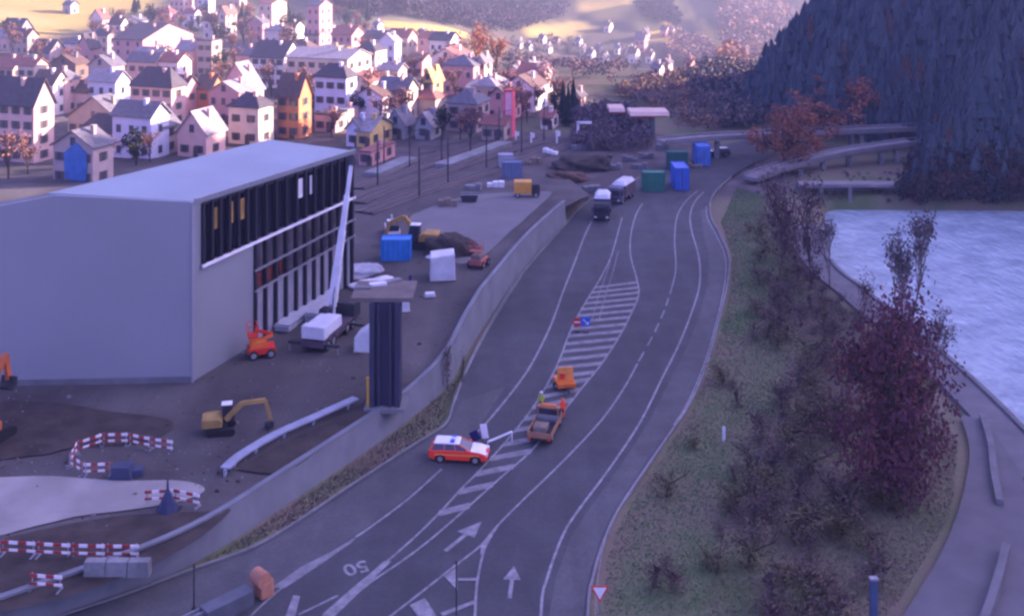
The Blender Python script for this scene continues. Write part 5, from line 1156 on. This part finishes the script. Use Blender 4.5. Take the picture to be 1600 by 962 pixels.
# ---------------------------------------------------------------- vegetation
def leaves_mesh(name, centers, rad, per, size, mats, seed, flat=1.0, droop=0):
    """small leaf quads scattered round clump centres"""
    r = np.random.RandomState(seed); n = len(centers)*per
    c = np.repeat(np.asarray(centers, float), per, 0); rr = np.repeat(np.asarray(rad, float), per)
    off = r.normal(0, 1, (n, 3)); off /= (np.linalg.norm(off, axis=1)[:, None]+1e-9); off *= (r.rand(n)**.45*rr)[:, None]; off[:, 2] *= flat
    p = c+off; a = r.normal(0, 1, (n, 3)); a /= np.linalg.norm(a, axis=1)[:, None]; b = np.cross(a, r.normal(0, 1, (n, 3))); b /= (np.linalg.norm(b, axis=1)[:, None]+1e-9)
    s = size*(.6+.8*r.rand(n))[:, None]/2
    V = np.empty((n, 4, 3)); V[:, 0] = p-a*s-b*s*.6; V[:, 1] = p+a*s-b*s*.6; V[:, 2] = p+a*s+b*s*.6; V[:, 3] = p-a*s+b*s*.6
    me = bpy.data.meshes.new(name); me.vertices.add(4*n); me.vertices.foreach_set('co', V.ravel()); me.loops.add(4*n); me.loops.foreach_set('vertex_index', np.arange(4*n))
    me.polygons.add(n); me.polygons.foreach_set('loop_start', np.arange(n)*4)
    for m in mats: me.materials.append(m)
    mi = np.repeat(r.randint(0, len(mats), len(centers)), per); me.polygons.foreach_set('material_index', mi); me.update(calc_edges=True); return me
def branches(mb, p, d, L, r, depth, rg, tips, spread=.55, up=.25, kids_=3):
    q = p+d*L; mb.tube(p, q, r, r*.62, 5 if depth < 2 else 4, caps=False)
    if depth == 0: tips.append(q); return
    tips.append(q)
    for _ in range(kids_):
        v = Vector((rg.gauss(0, 1), rg.gauss(0, 1), rg.gauss(0, .6))).normalized(); nd = (d+v*spread*1.6+Vector((0, 0, up))).normalized()
        branches(mb, p+d*L*rg.uniform(.45, 1), nd, L*rg.uniform(.6, .85), r*.58, depth-1, rg, tips, spread, up, kids_)
def lm_(name, c, c2=None): return mat('leaf_'+name, c, .9, .3, 3, col2=c2, spec=.05)
def make_tree(h, rad, trunk, seed, mats, per, size, depth=3, spread=.55, up=.25, trunk_h=.3, clump=.16, barkm=None, kids_=3, low=0):
    rg = random.Random(seed); mb = MB(); tips = []
    branches(mb, Vector((0, 0, -.3)), Vector((rg.uniform(-.06, .06), rg.uniform(-.06, .06), 1)).normalized(), h*trunk_h, trunk, depth, rg, tips, spread, up, kids_)
    zt = max(v[2] for v in mb.v); xr_ = max(math.hypot(v[0], v[1]) for v in mb.v); kz, kx = h/zt, rad/xr_
    f = lambda v: (v[0]*(kx if v[2] > h*.1 else 1), v[1]*(kx if v[2] > h*.1 else 1), v[2]*kz)
    mb.v = [f(v) for v in mb.v]; tips = [f(v) for v in tips if v[2] > h*.15/kz*.5]
    o = mb.build('trunk', barkm or BARK, recalc=False); tm_ = o.data; bpy.data.objects.remove(o)
    if low: tips += [(rad*(.15+1.6*q_)*math.cos(a), rad*(.15+1.6*q_)*math.sin(a), h*(.05+q_*1.1)) for a, q_ in [(rg.uniform(0, 6.28), rg.uniform(0, .34)) for _ in range(low)]]
    cm_ = leaves_mesh('crown', tips, [rad*clump*2.2*rg.uniform(.6, 1.3) for _ in tips], per, size, mats, seed)
    return tm_, cm_
def plant(name, label, cat, meshes, loc, rz=0, s=1, grp=None, parts=('trunk', 'crown')):
    t = thing(name, label, cat, loc, rz, grp); t.scale = s if isinstance(s, tuple) else (s, s, s)
    for p, m in zip(parts, meshes): link(p, m, t)
    return t
PK = [lm_('pink_brown', (.26, .14, .12)), lm_('mauve_brown', (.19, .12, .12)), lm_('rust', (.32, .15, .09))]
OR_ = [lm_('orange', (.42, .13, .035)), lm_('orange_dark', (.28, .09, .03)), lm_('amber', (.45, .20, .06))]
RD = [lm_('dark_red', (.14, .05, .07)), lm_('wine', (.10, .045, .065)), lm_('maroon', (.17, .065, .065))]
GN = [lm_('dark_green', (.030, .042, .018)), lm_('moss', (.055, .060, .022)), lm_('deep_green', (.02, .030, .018))]
BR_ = [lm_('dead_brown', (.17, .115, .09)), lm_('grey_brown', (.14, .11, .105)), lm_('umber', (.11, .065, .06))]
OL = [lm_('olive', (.13, .125, .06)), lm_('straw', (.22, .17, .10)), lm_('olive_dark', (.045, .05, .022))]
BI = [lm_('birch_grey', (.13, .10, .10)), lm_('birch_mauve', (.10, .075, .085))]
bare = [make_tree(9, 3.6, .20, 31+i, PK, 14, .42, 3, .5, .35, .28, .15) for i in range(3)]
dark = [make_tree(8, 3.2, .22, 51+i, GN, 14, .45, 3, .5, .2, .2, .2) for i in range(2)]
orng = [make_tree(9, 4.2, .22, 61+i, OR_, 14, .40, 3, .55, .15, .22, .18) for i in range(2)]
# village trees: (column, row of the foot, height px, kind)
vt = []
rg = random.Random(5)
spots = [(232, 44), (250, 60), (262, 66), (280, 55), (296, 60), (312, 52), (330, 60), (345, 82), (358, 92), (300, 40), (322, 36), (385, 50), (378, 70), (392, 80), (455, 60), (462, 78), (447, 92), (470, 50), (530, 38), (545, 45), (556, 50), (565, 60), (540, 66), (200, 60), (186, 44), (210, 78), (410, 62), (365, 110), (352, 125), (255, 112), (262, 170), (290, 118), (350, 150), (470, 130), (478, 160), (482, 185), (560, 190), (570, 170), (585, 165), (598, 165), (610, 130), (580, 120), (570, 100), (690, 130), (705, 140), (715, 155), (680, 110), (700, 120), (720, 130), (690, 160), (776, 175), (785, 165), (815, 175), (825, 190), (840, 175), (850, 160), (795, 155), (805, 185), (865, 185), (880, 175), (710, 100), (100, 110), (112, 118), (62, 108), (20, 88), (10, 76), (150, 64), (164, 68), (186, 95), (420, 150), (486, 110), (500, 120), (646, 130), (632, 205), (596, 210), (720, 222), (735, 228), (690, 222), (520, 215), (170, 270), (212, 262), (232, 258), (40, 275), (12, 285)]
for i, (px, py) in enumerate(spots):
    x, y, z = gt(px+rg.uniform(-4, 4), py+rg.uniform(-3, 3)); k = rg.random()
    far_ = y > 330; ms = bare[i % 3] if k < .75 else dark[i % 2]; sc = rg.uniform(.6, 1.05)*(1.0 if y < 350 else 1.25)
    if k < .75: plant('bare_tree', 'reddish bare tree standing among the village houses', 'tree', ms, (x, y, z), rg.uniform(0, 6), sc, 'bare village trees')
    else: plant('dark_tree', 'dark green tree standing among the village houses', 'tree', ms, (x, y, z), rg.uniform(0, 6), sc, 'dark village trees')
for i, (px, py, hp, wp, lab) in enumerate([(742, 118, 72, 52, 'orange tree arching above the slender cream house'), (775, 130, 66, 46, 'second orange tree beside the arching one, nearer the red tower'), (758, 100, 60, 60, 'orange tree crown showing behind the arching pair')]):
    x, y, z = gt(px, py); s = F/y; plant('orange_tree', lab, 'tree', orng[i % 2], (x, y, z), i*2, (wp/s/8.4, wp/s/8.4, hp/s/9))
x, y, z = gt(866, 148); s = F/y
wt = make_tree(9, 4.5, .15, 81, [lm_('pale_blossom', (.62, .46, .42)), lm_('pale_pink', (.50, .33, .30))], 9, .35, 3, .6, .3, .22, .16, PBARK)
plant('pale_tree', 'pale feathery tree glowing white pink above the dark far yard copse', 'tree', wt, (x, y, z), 0, 52/s/9)
# dark conifers between the upper village and the far hamlet
con = []
for i in range(3):
    rg2 = random.Random(90+i); mb = MB(); hh = 12
    for k in range(9):
        z0 = 1.2+k*1.2; r0 = (1-k/9.5)*2.6; n = 11
        top = (0, 0, z0+2.3); ring = [(r0*rg2.uniform(.65, 1.15)*math.cos(6.283*j/n), r0*rg2.uniform(.65, 1.15)*math.sin(6.283*j/n), z0-rg2.uniform(0, .6)) for j in range(n)]
        mb.add([top]+ring, [(0, 1+j, 1+(j+1) % n) for j in range(n)], k % 2)
    o = mb.build('crown', [lm_('fir', (.014, .024, .014)), lm_('fir_light', (.022, .034, .018))], recalc=False); cmsh = o.data; bpy.data.objects.remove(o)
    o = MB().tube((0, 0, -.5), (0, 0, 10), .22, .05, 6).build('trunk', BARK); tmsh = o.data; bpy.data.objects.remove(o); con.append((tmsh, cmsh))
for i, (px, py) in enumerate([(384, 40), (390, 52), (378, 30), (394, 62), (372, 45), (216, 16), (210, 22), (226, 50), (450, 30), (459, 44), (575, 34), (560, 40), (880, 190), (888, 196), (896, 186)]):
    x, y, z = gt(px, py); plant('conifer', 'dark narrow conifer rising among the upper village houses', 'tree', con[i % 3], (x, y, z), i, rg.uniform(.55, .85), 'village conifers')

# far hillside woods: one mass of crowns
def wood(name, label, pts, hts, kinds, mats, seed, n=7, tiers=2, blob=False):
    r = np.random.RandomState(seed); V = []; Fc = []; M = []; o = 0
    for (x, y), h, kd in zip(pts, hts, kinds):
        z = tz(x, y)-.3; rad = h*(.31 if not blob else .42)*r.uniform(.8, 1.2)
        if blob:
            # ragged round crown: spray of leaf cards
            m = 44; dv = r.normal(0, 1, (m, 3)); dv /= np.linalg.norm(dv, axis=1)[:, None]; dv *= (r.rand(m)**.35)[:, None]
            P = np.array([x, y, z+h*.6])+dv*np.array([rad, rad, h*.42]); a = r.normal(0, 1, (m, 3)); a /= np.linalg.norm(a, axis=1)[:, None]; b = np.cross(a, r.normal(0, 1, (m, 3))); b /= np.linalg.norm(b, axis=1)[:, None]; s = h*.062
            for k in range(m):
                V += [P[k]-a[k]*s-b[k]*s, P[k]+a[k]*s-b[k]*s, P[k]+a[k]*s*.8+b[k]*s, P[k]-a[k]*s*.8+b[k]*s]; Fc.append((o, o+1, o+2, o+3)); M.append(kd); o += 4
        else:
            n = 10
            for t in range(tiers+1):
                z0 = z+h*(.12+.28*t); rr = rad*(1-.27*t); zt = z+h*min(1, .52+.26*t) if t < tiers else z+h
                V.append((x, y, zt)); a0 = r.uniform(0, 6)
                for j in range(n): q = rr*r.uniform(.75, 1.15)*(1.0 if j % 2 else .55); V.append((x+q*math.cos(a0+6.283*j/n), y+q*math.sin(a0+6.283*j/n), z0-r.uniform(0, .06)*h))
                for j in range(n): Fc.append((o, o+1+j, o+1+(j+1) % n)); M.append(kd)
                o += n+1
    me = bpy.data.meshes.new(name); me.from_pydata([tuple(map(float, v)) for v in V], [], Fc)
    for m in mats: me.materials.append(m)
    me.polygons.foreach_set('material_index', M); me.update(); ob = link(name, me); return tag(ob, label, kind='stuff')
# conifer slope above the lake
r = np.random.RandomState(3); pts = []; hts = []; kd = []
while len(pts) < 5200:
    x = r.uniform(50, 330); y = r.uniform(120, 430)
    d = float(sdist(HILLP, x, y))
    if d < 2 or d > 150 or x/y > .62: continue
    pts.append((x, y)); hts.append(r.uniform(3.5, 9.5)*(1.0 if d > 8 else .7)); q = nz(x, y, 22, 5); kd.append(int(r.randint(0, 2)) if r.rand() > .06 else 2)
k = 0
while k < 900:
    x = r.uniform(60, 112); y = r.uniform(150, 232); d = float(sdist(HILLP, x, y))
    if 0 < d < 15: pts.append((x, y)); hts.append(r.uniform(3, 6)); kd.append(int(r.choice([0, 1, 0, 1, 0]))); k += 1
k = 0
while k < 900:
    x = r.uniform(50, 110); y = r.uniform(215, 330); d = float(sdist(HILLP, x, y))
    if 0 < d < 22: pts.append((x, y)); hts.append(r.uniform(4, 8) if r.rand() > .15 else r.uniform(8, 12)); kd.append(int(r.randint(0, 2))); k += 1
wood('conifer_forest', 'dark conifer forest covering the steep shaded slope', pts, hts, kd, [lm_('fir_hazed', (.055, .082, .095)), lm_('fir_hazed_two', (.070, .098, .108)), lm_('larch_rust', (.10, .065, .055))], 4)  # fir tones lifted and blued to imitate haze over the slope
# sunlit mixed wood on the far slopes
def slopewood(poly, n, mats, seed, hr=(6, 11), label='', blob=True, nk=3, name='far_woodland'):
    P = [gt(*p)[:2] for p in poly]; xs = [p[0] for p in P]; ys = [p[1] for p in P]; r = np.random.RandomState(seed); pts = []; k = 0
    while len(pts) < n and k < n*60:
        k += 1; x = r.uniform(min(xs), max(xs)); y = r.uniform(min(ys), max(ys))
        if sdist(P, x, y) > 0: pts.append((x, y))
    return wood(name, label, pts, [r.uniform(*hr) for _ in pts], [int(r.randint(0, nk)) for _ in pts], mats, seed, blob=blob)
mats_far = [lm_('far_mauve', (.30, .19, .17)), lm_('far_russet', (.36, .21, .14)), lm_('far_grey', (.22, .17, .16))]
slopewood([(1140, 20), (1060, -20), (1060, -80), (1240, -80), (1230, 0), (1215, 40), (1190, 90), (1130, 110), (1150, 90)], 1700, mats_far, 21, (6, 12), 'pinkish leafless wood covering the sunlit far slope beside the conifer hill')
slopewood([(1062, 64), (1110, 80), (1130, 100), (1070, 105), (1040, 90)], 300, mats_far, 22, (5, 9), 'leafless wood around the yellow fields on the far slope')
slopewood([(540, 20), (580, 28), (700, 42), (760, 55), (820, 50), (880, 30), (890, -10), (895, -30), (895, -90), (480, -90), (500, 8)], 2600, [lm_('slope_violet', (.065, .055, .065)), lm_('slope_brown', (.09, .065, .065)), lm_('slope_grey', (.055, .05, .055))], 23, (6, 11), 'dense violet brown wood on the slope above the village')
slopewood([(1000, 22), (1020, 2), (1045, 18), (1060, 45), (1040, 40), (1010, 30)], 160, [lm_('copse_dark', (.04, .04, .04))], 24, (7, 11), 'dark copse on the slope above the yellow field', nk=1)
slopewood([(1075, 130), (1120, 112), (1180, 120), (1192, 190), (1180, 205), (1130, 205), (1090, 160)], 420, [lm_('valley_dark', (.10, .11, .11)), lm_('valley_brown', (.18, .14, .12))], 25, (3.5, 6), 'dark wood filling the valley foot of the conifer slope', nk=2)
slopewood([(960, 150), (1000, 130), (1080, 120), (1130, 170), (1140, 205), (1060, 205), (1040, 180), (990, 160)], 330, [lm_('olive_wood', (.25, .19, .12)), lm_('brown_wood', (.28, .18, .13)), lm_('grey_wood', (.20, .16, .15))], 26, (2.2, 4.2), 'brown wood behind the flat pale canopies')
slopewood([(900, 232), (895, 190), (930, 178), (985, 176), (1005, 200), (1012, 236), (950, 240)], 330, [lm_('copse_violet', (.13, .11, .13)), lm_('copse_brown', (.17, .13, .12))], 27, (2.5, 4.2), 'dense dark copse in front of the flat pale canopies', nk=2)
slopewood([(780, 130), (800, 60), (880, 55), (960, 105), (1000, 110), (960, 135), (900, 125), (880, 110), (840, 120)], 300, [lm_('mid_violet', (.17, .13, .14)), lm_('mid_brown', (.22, .14, .12)), lm_('mid_dark', (.10, .09, .09))], 28, (2.5, 5), 'scattered violet wood around the far hamlet')

r = np.random.RandomState(33); pts = []
while len(pts) < 900:
    x = r.uniform(90, 330); y = r.uniform(480, 900)
    if .19 < x/y < .36 and float(sdist(HILLP, x, y)) < -3: pts.append((x, y))
wood('far_woodland', 'leafless wood filling the gap between far slope and conifer hill', pts, [r.uniform(6, 11) for _ in pts], [int(r.randint(0, 3)) for _ in pts], mats_far, 34, blob=True)
def pxwood(poly, n, mats, seed, hr, label):
    r = np.random.RandomState(seed); pts = []; xs = [p[0] for p in poly]; ys = [p[1] for p in poly]
    while len(pts) < n:
        px, py = r.uniform(min(xs), max(xs)), r.uniform(min(ys), max(ys))
        if sdist(poly, px, py) > 0: pts.append(gt(px, py)[:2])
    wood('shore_scrub', label, pts, [r.uniform(*hr) for _ in pts], [int(r.randint(0, len(mats))) for _ in pts], mats, seed, blob=True)
SCR = [lm_('scrub_blue', (.035, .045, .05)), lm_('scrub_dark', (.05, .045, .05)), lm_('scrub_russet', (.085, .05, .045))]
pxwood([(1405, 324), (1640, 324), (1640, 255), (1425, 255)], 420, SCR, 35, (2.2, 4.2), 'dark scrub along the water foot of the conifer slope')
pxwood([(1240, 296), (1262, 322), (1405, 324), (1425, 262), (1320, 270)], 60, SCR, 36, (.6, 1.1), 'low dark scrub on the bank under the lower bridge')
# trees on the bank and at the bridges
def at(px, py): x, y = g(px, py, 0); return (x, y, tz(x, y))
big = make_tree(10, 6.0, .34, 101, RD, 74, .22, 4, .9, .12, .10, .15, None, 3, 46)
x, y, z = at(1392, 775); s = F/y
plant('copper_tree', 'large dark wine red tree standing on the bank by the lakeside path', 'tree', big, (x, y, z), .4, (126/s/6, 126/s/6, 300/s/10))
birch = [make_tree(11, 2.6, .14, 111+i, BI, 8, .20, 4, .42, .5, .22, .12, PBARK) for i in range(2)]
for px, py, hp, wp, lab in ((1425, 560, 245, 44, 'tall slender bare birch against the bright lake'), (1400, 548, 190, 30, 'lower bare birch leaning beside the tall slender one'), (1462, 590, 110, 34, 'short bare tree beside the wine red crown at the quay'), (1296, 452, 120, 26, 'thin bare tree in front of the near lake corner')):
    x, y, z = at(px, py); s = F/y; plant('birch_tree', lab, 'tree', birch[px % 2], (x, y, z), px, (wp/s/2.6, wp/s/2.6, hp/s/11))
for i, (px, py, hp, wp, lab) in enumerate([(1226, 264, 98, 56, 'rust orange tree standing before the upper bridge'), (1272, 232, 76, 62, 'rust orange tree rising behind the upper bridge'), (1345, 216, 58, 46, 'small rust tree behind the upper bridge parapet'), (1300, 216, 40, 28, 'low rust tree between the two behind the parapet')]):
    x, y = g(px, py, 0); s = F/y; plant('rust_tree', lab, 'tree', (orng[i % 2][0], leaves_mesh('crown', [tuple(v) for v in np.random.RandomState(i).normal(0, 1, (60, 3))*np.array([1.9, 1.9, 2.0])+np.array([0, 0, 5.6])], [1.2]*60, 46, .34, [lm_('rust_leaf', (.34, .13, .07)), lm_('rust_dark', (.22, .10, .07))], 140+i)), (x, y, tz(x, y)), i, (wp/s/4.4, wp/s/4.4, hp/s/9.5))  # two rust leaf tones, mixed at random by clump
sb = [ (lambda sd, ms: make_tree(3.2, 2.0, .05, sd, ms, 16, .15, 3, .8, .2, .12, .26))(120+i, m) for i, m in enumerate([BR_, OL, BR_, OL])]
# bushes of the embankment: named ones first
for i, (px, py, hp, wp, k, lab) in enumerate([(1222, 420, 140, 96, 0, 'large brown thicket at the near end of the lower bridge'), (1256, 392, 115, 76, 0, 'brown thicket at the water corner below the bridges'), (1268, 448, 110, 60, 2, 'dark brown bush at the start of the quay'), (1288, 530, 70, 26, 3, 'narrow upright olive bush on the open bank'), (700, 606, 78, 24, 0, 'dim bare bush against the end of the retaining wall'), (722, 598, 50, 16, 2, 'smaller bare bush beside the road kerb under the retaining wall'), (1212, 336, 66, 64, 0, 'orange brown bush below the lower bridge ramp'), (1350, 490, 60, 40, 0, 'brown bush leaning over the quay beside the birches')]):
    x, y, z = at(px, py); s = F/y; plant('bush', lab, 'bush', sb[k], (x, y, z), i, (wp/s/3.6, wp/s/3.6, hp/s/3.2))
# scattered scrub over the bank
bank = [g(*p, 0) for p in [(1145, 350), (1150, 440), (1130, 520), (1100, 600), (1060, 690), (1000, 790), (960, 860), (940, 960), (935, 1080), (1290, 1080), (1400, 930), (1480, 800), (1490, 690), (1440, 590), (1370, 520), (1290, 450), (1262, 380), (1230, 330)]]
xs = [p[0] for p in bank]; ys = [p[1] for p in bank]; r = np.random.RandomState(8); n_ = 0
while n_ < 170:
    x = r.uniform(min(xs), max(xs)); y = r.uniform(min(ys), max(ys)); d = float(sdist(bank, x, y))
    if d < 1.2: continue
    px = 800+F*x/y; py = HY+F*CAMZ/y
    if d < 6 and px < 1200 and r.rand() < .75: continue      # the strip by the highway stays mown
    k = int(r.choice([0, 0, 1, 2, 3])); sc = r.uniform(.5, 1.15)*(.75 if px < 1150 else 1)
    plant('scrub_bush', ['low grey brown scrub bush growing on the bank', 'low straw coloured scrub bush growing on the bank', 'low umber scrub bush growing on the bank', 'low olive scrub bush growing on the bank'][k], 'bush', sb[k], (x, y, tz(x, y)), r.uniform(0, 6), (sc, sc, sc*r.uniform(.6, 1)), 'scrub on the bank'); n_ += 1
# grass on verges and bank: one object
REa = np.array(RE)[::2]
def grass(name, poly, n, seed, mats, h=(.15, .45), wd=.05):
    xs = [p[0] for p in poly]; ys = [p[1] for p in poly]; r = np.random.RandomState(seed)
    X = r.uniform(min(xs), max(xs), n*3); Y = r.uniform(min(ys), max(ys), n*3); ok = sdist(poly, X, Y) > .15; X, Y = X[ok][:n], Y[ok][:n]; n = len(X); Z = T(X, Y)-.02
    a = r.uniform(0, 6.283, n); hh = r.uniform(h[0], h[1], n); w2 = wd*r.uniform(.6, 1.6, n); dx, dy = np.cos(a)*w2, np.sin(a)*w2; lx, ly = r.normal(0, .12, n), r.normal(0, .12, n)
    V = np.empty((n, 3, 3)); V[:, 0] = np.stack([X-dx, Y-dy, Z], 1); V[:, 1] = np.stack([X+dx, Y+dy, Z], 1); V[:, 2] = np.stack([X+lx, Y+ly, Z+hh], 1)
    me = bpy.data.meshes.new(name); me.vertices.add(3*n); me.vertices.foreach_set('co', V.ravel()); me.loops.add(3*n); me.loops.foreach_set('vertex_index', np.arange(3*n)); me.polygons.add(n); me.polygons.foreach_set('loop_start', np.arange(n)*3)
    for m in mats: me.materials.append(m)
    rd = np.min(np.hypot(X[:, None]-REa[None, :, 0], Y[:, None]-REa[None, :, 1]), 1); pt = np.where(rd < 1.8, -.1, np.where(rd < 7.5, -.75, .25))+.45*nz(X, Y, 13, 3)+r.normal(0, .14, n); me.polygons.foreach_set('material_index', np.clip(((pt+1)*len(mats)/2).astype(int), 0, len(mats)-1)); me.update(calc_edges=True); return tag(link(name, me), kind='stuff')
GR = [lm_('grass_green', (.11, .20, .075)), lm_('grass_olive', (.155, .17, .085)), lm_('grass_straw', (.18, .155, .11)), lm_('grass_brown', (.16, .125, .105))]
grass('bank_grass', [g(*p, 0) for p in [(1125, 345), (1142, 400), (1140, 450), (1124, 515), (1104, 580), (1075, 645), (1035, 705), (995, 765), (960, 825), (944, 880), (936, 960), (930, 1080), (1300, 1080), (1412, 930), (1490, 800), (1500, 690), (1440, 590), (1370, 520), (1290, 450), (1262, 380), (1215, 310), (1150, 290)]], 130000, 1, GR, (.06, .20), .04)
grass('verge_grass', [g(*p, 0) for p in [(60, 972), (180, 928), (300, 882), (385, 852), (450, 818), (560, 745), (640, 694), (694, 660), (706, 625), (732, 560), (700, 602), (640, 655), (560, 711), (450, 786), (345, 858), (240, 912)]], 16000, 2, GR[1:], (.1, .35), .05)
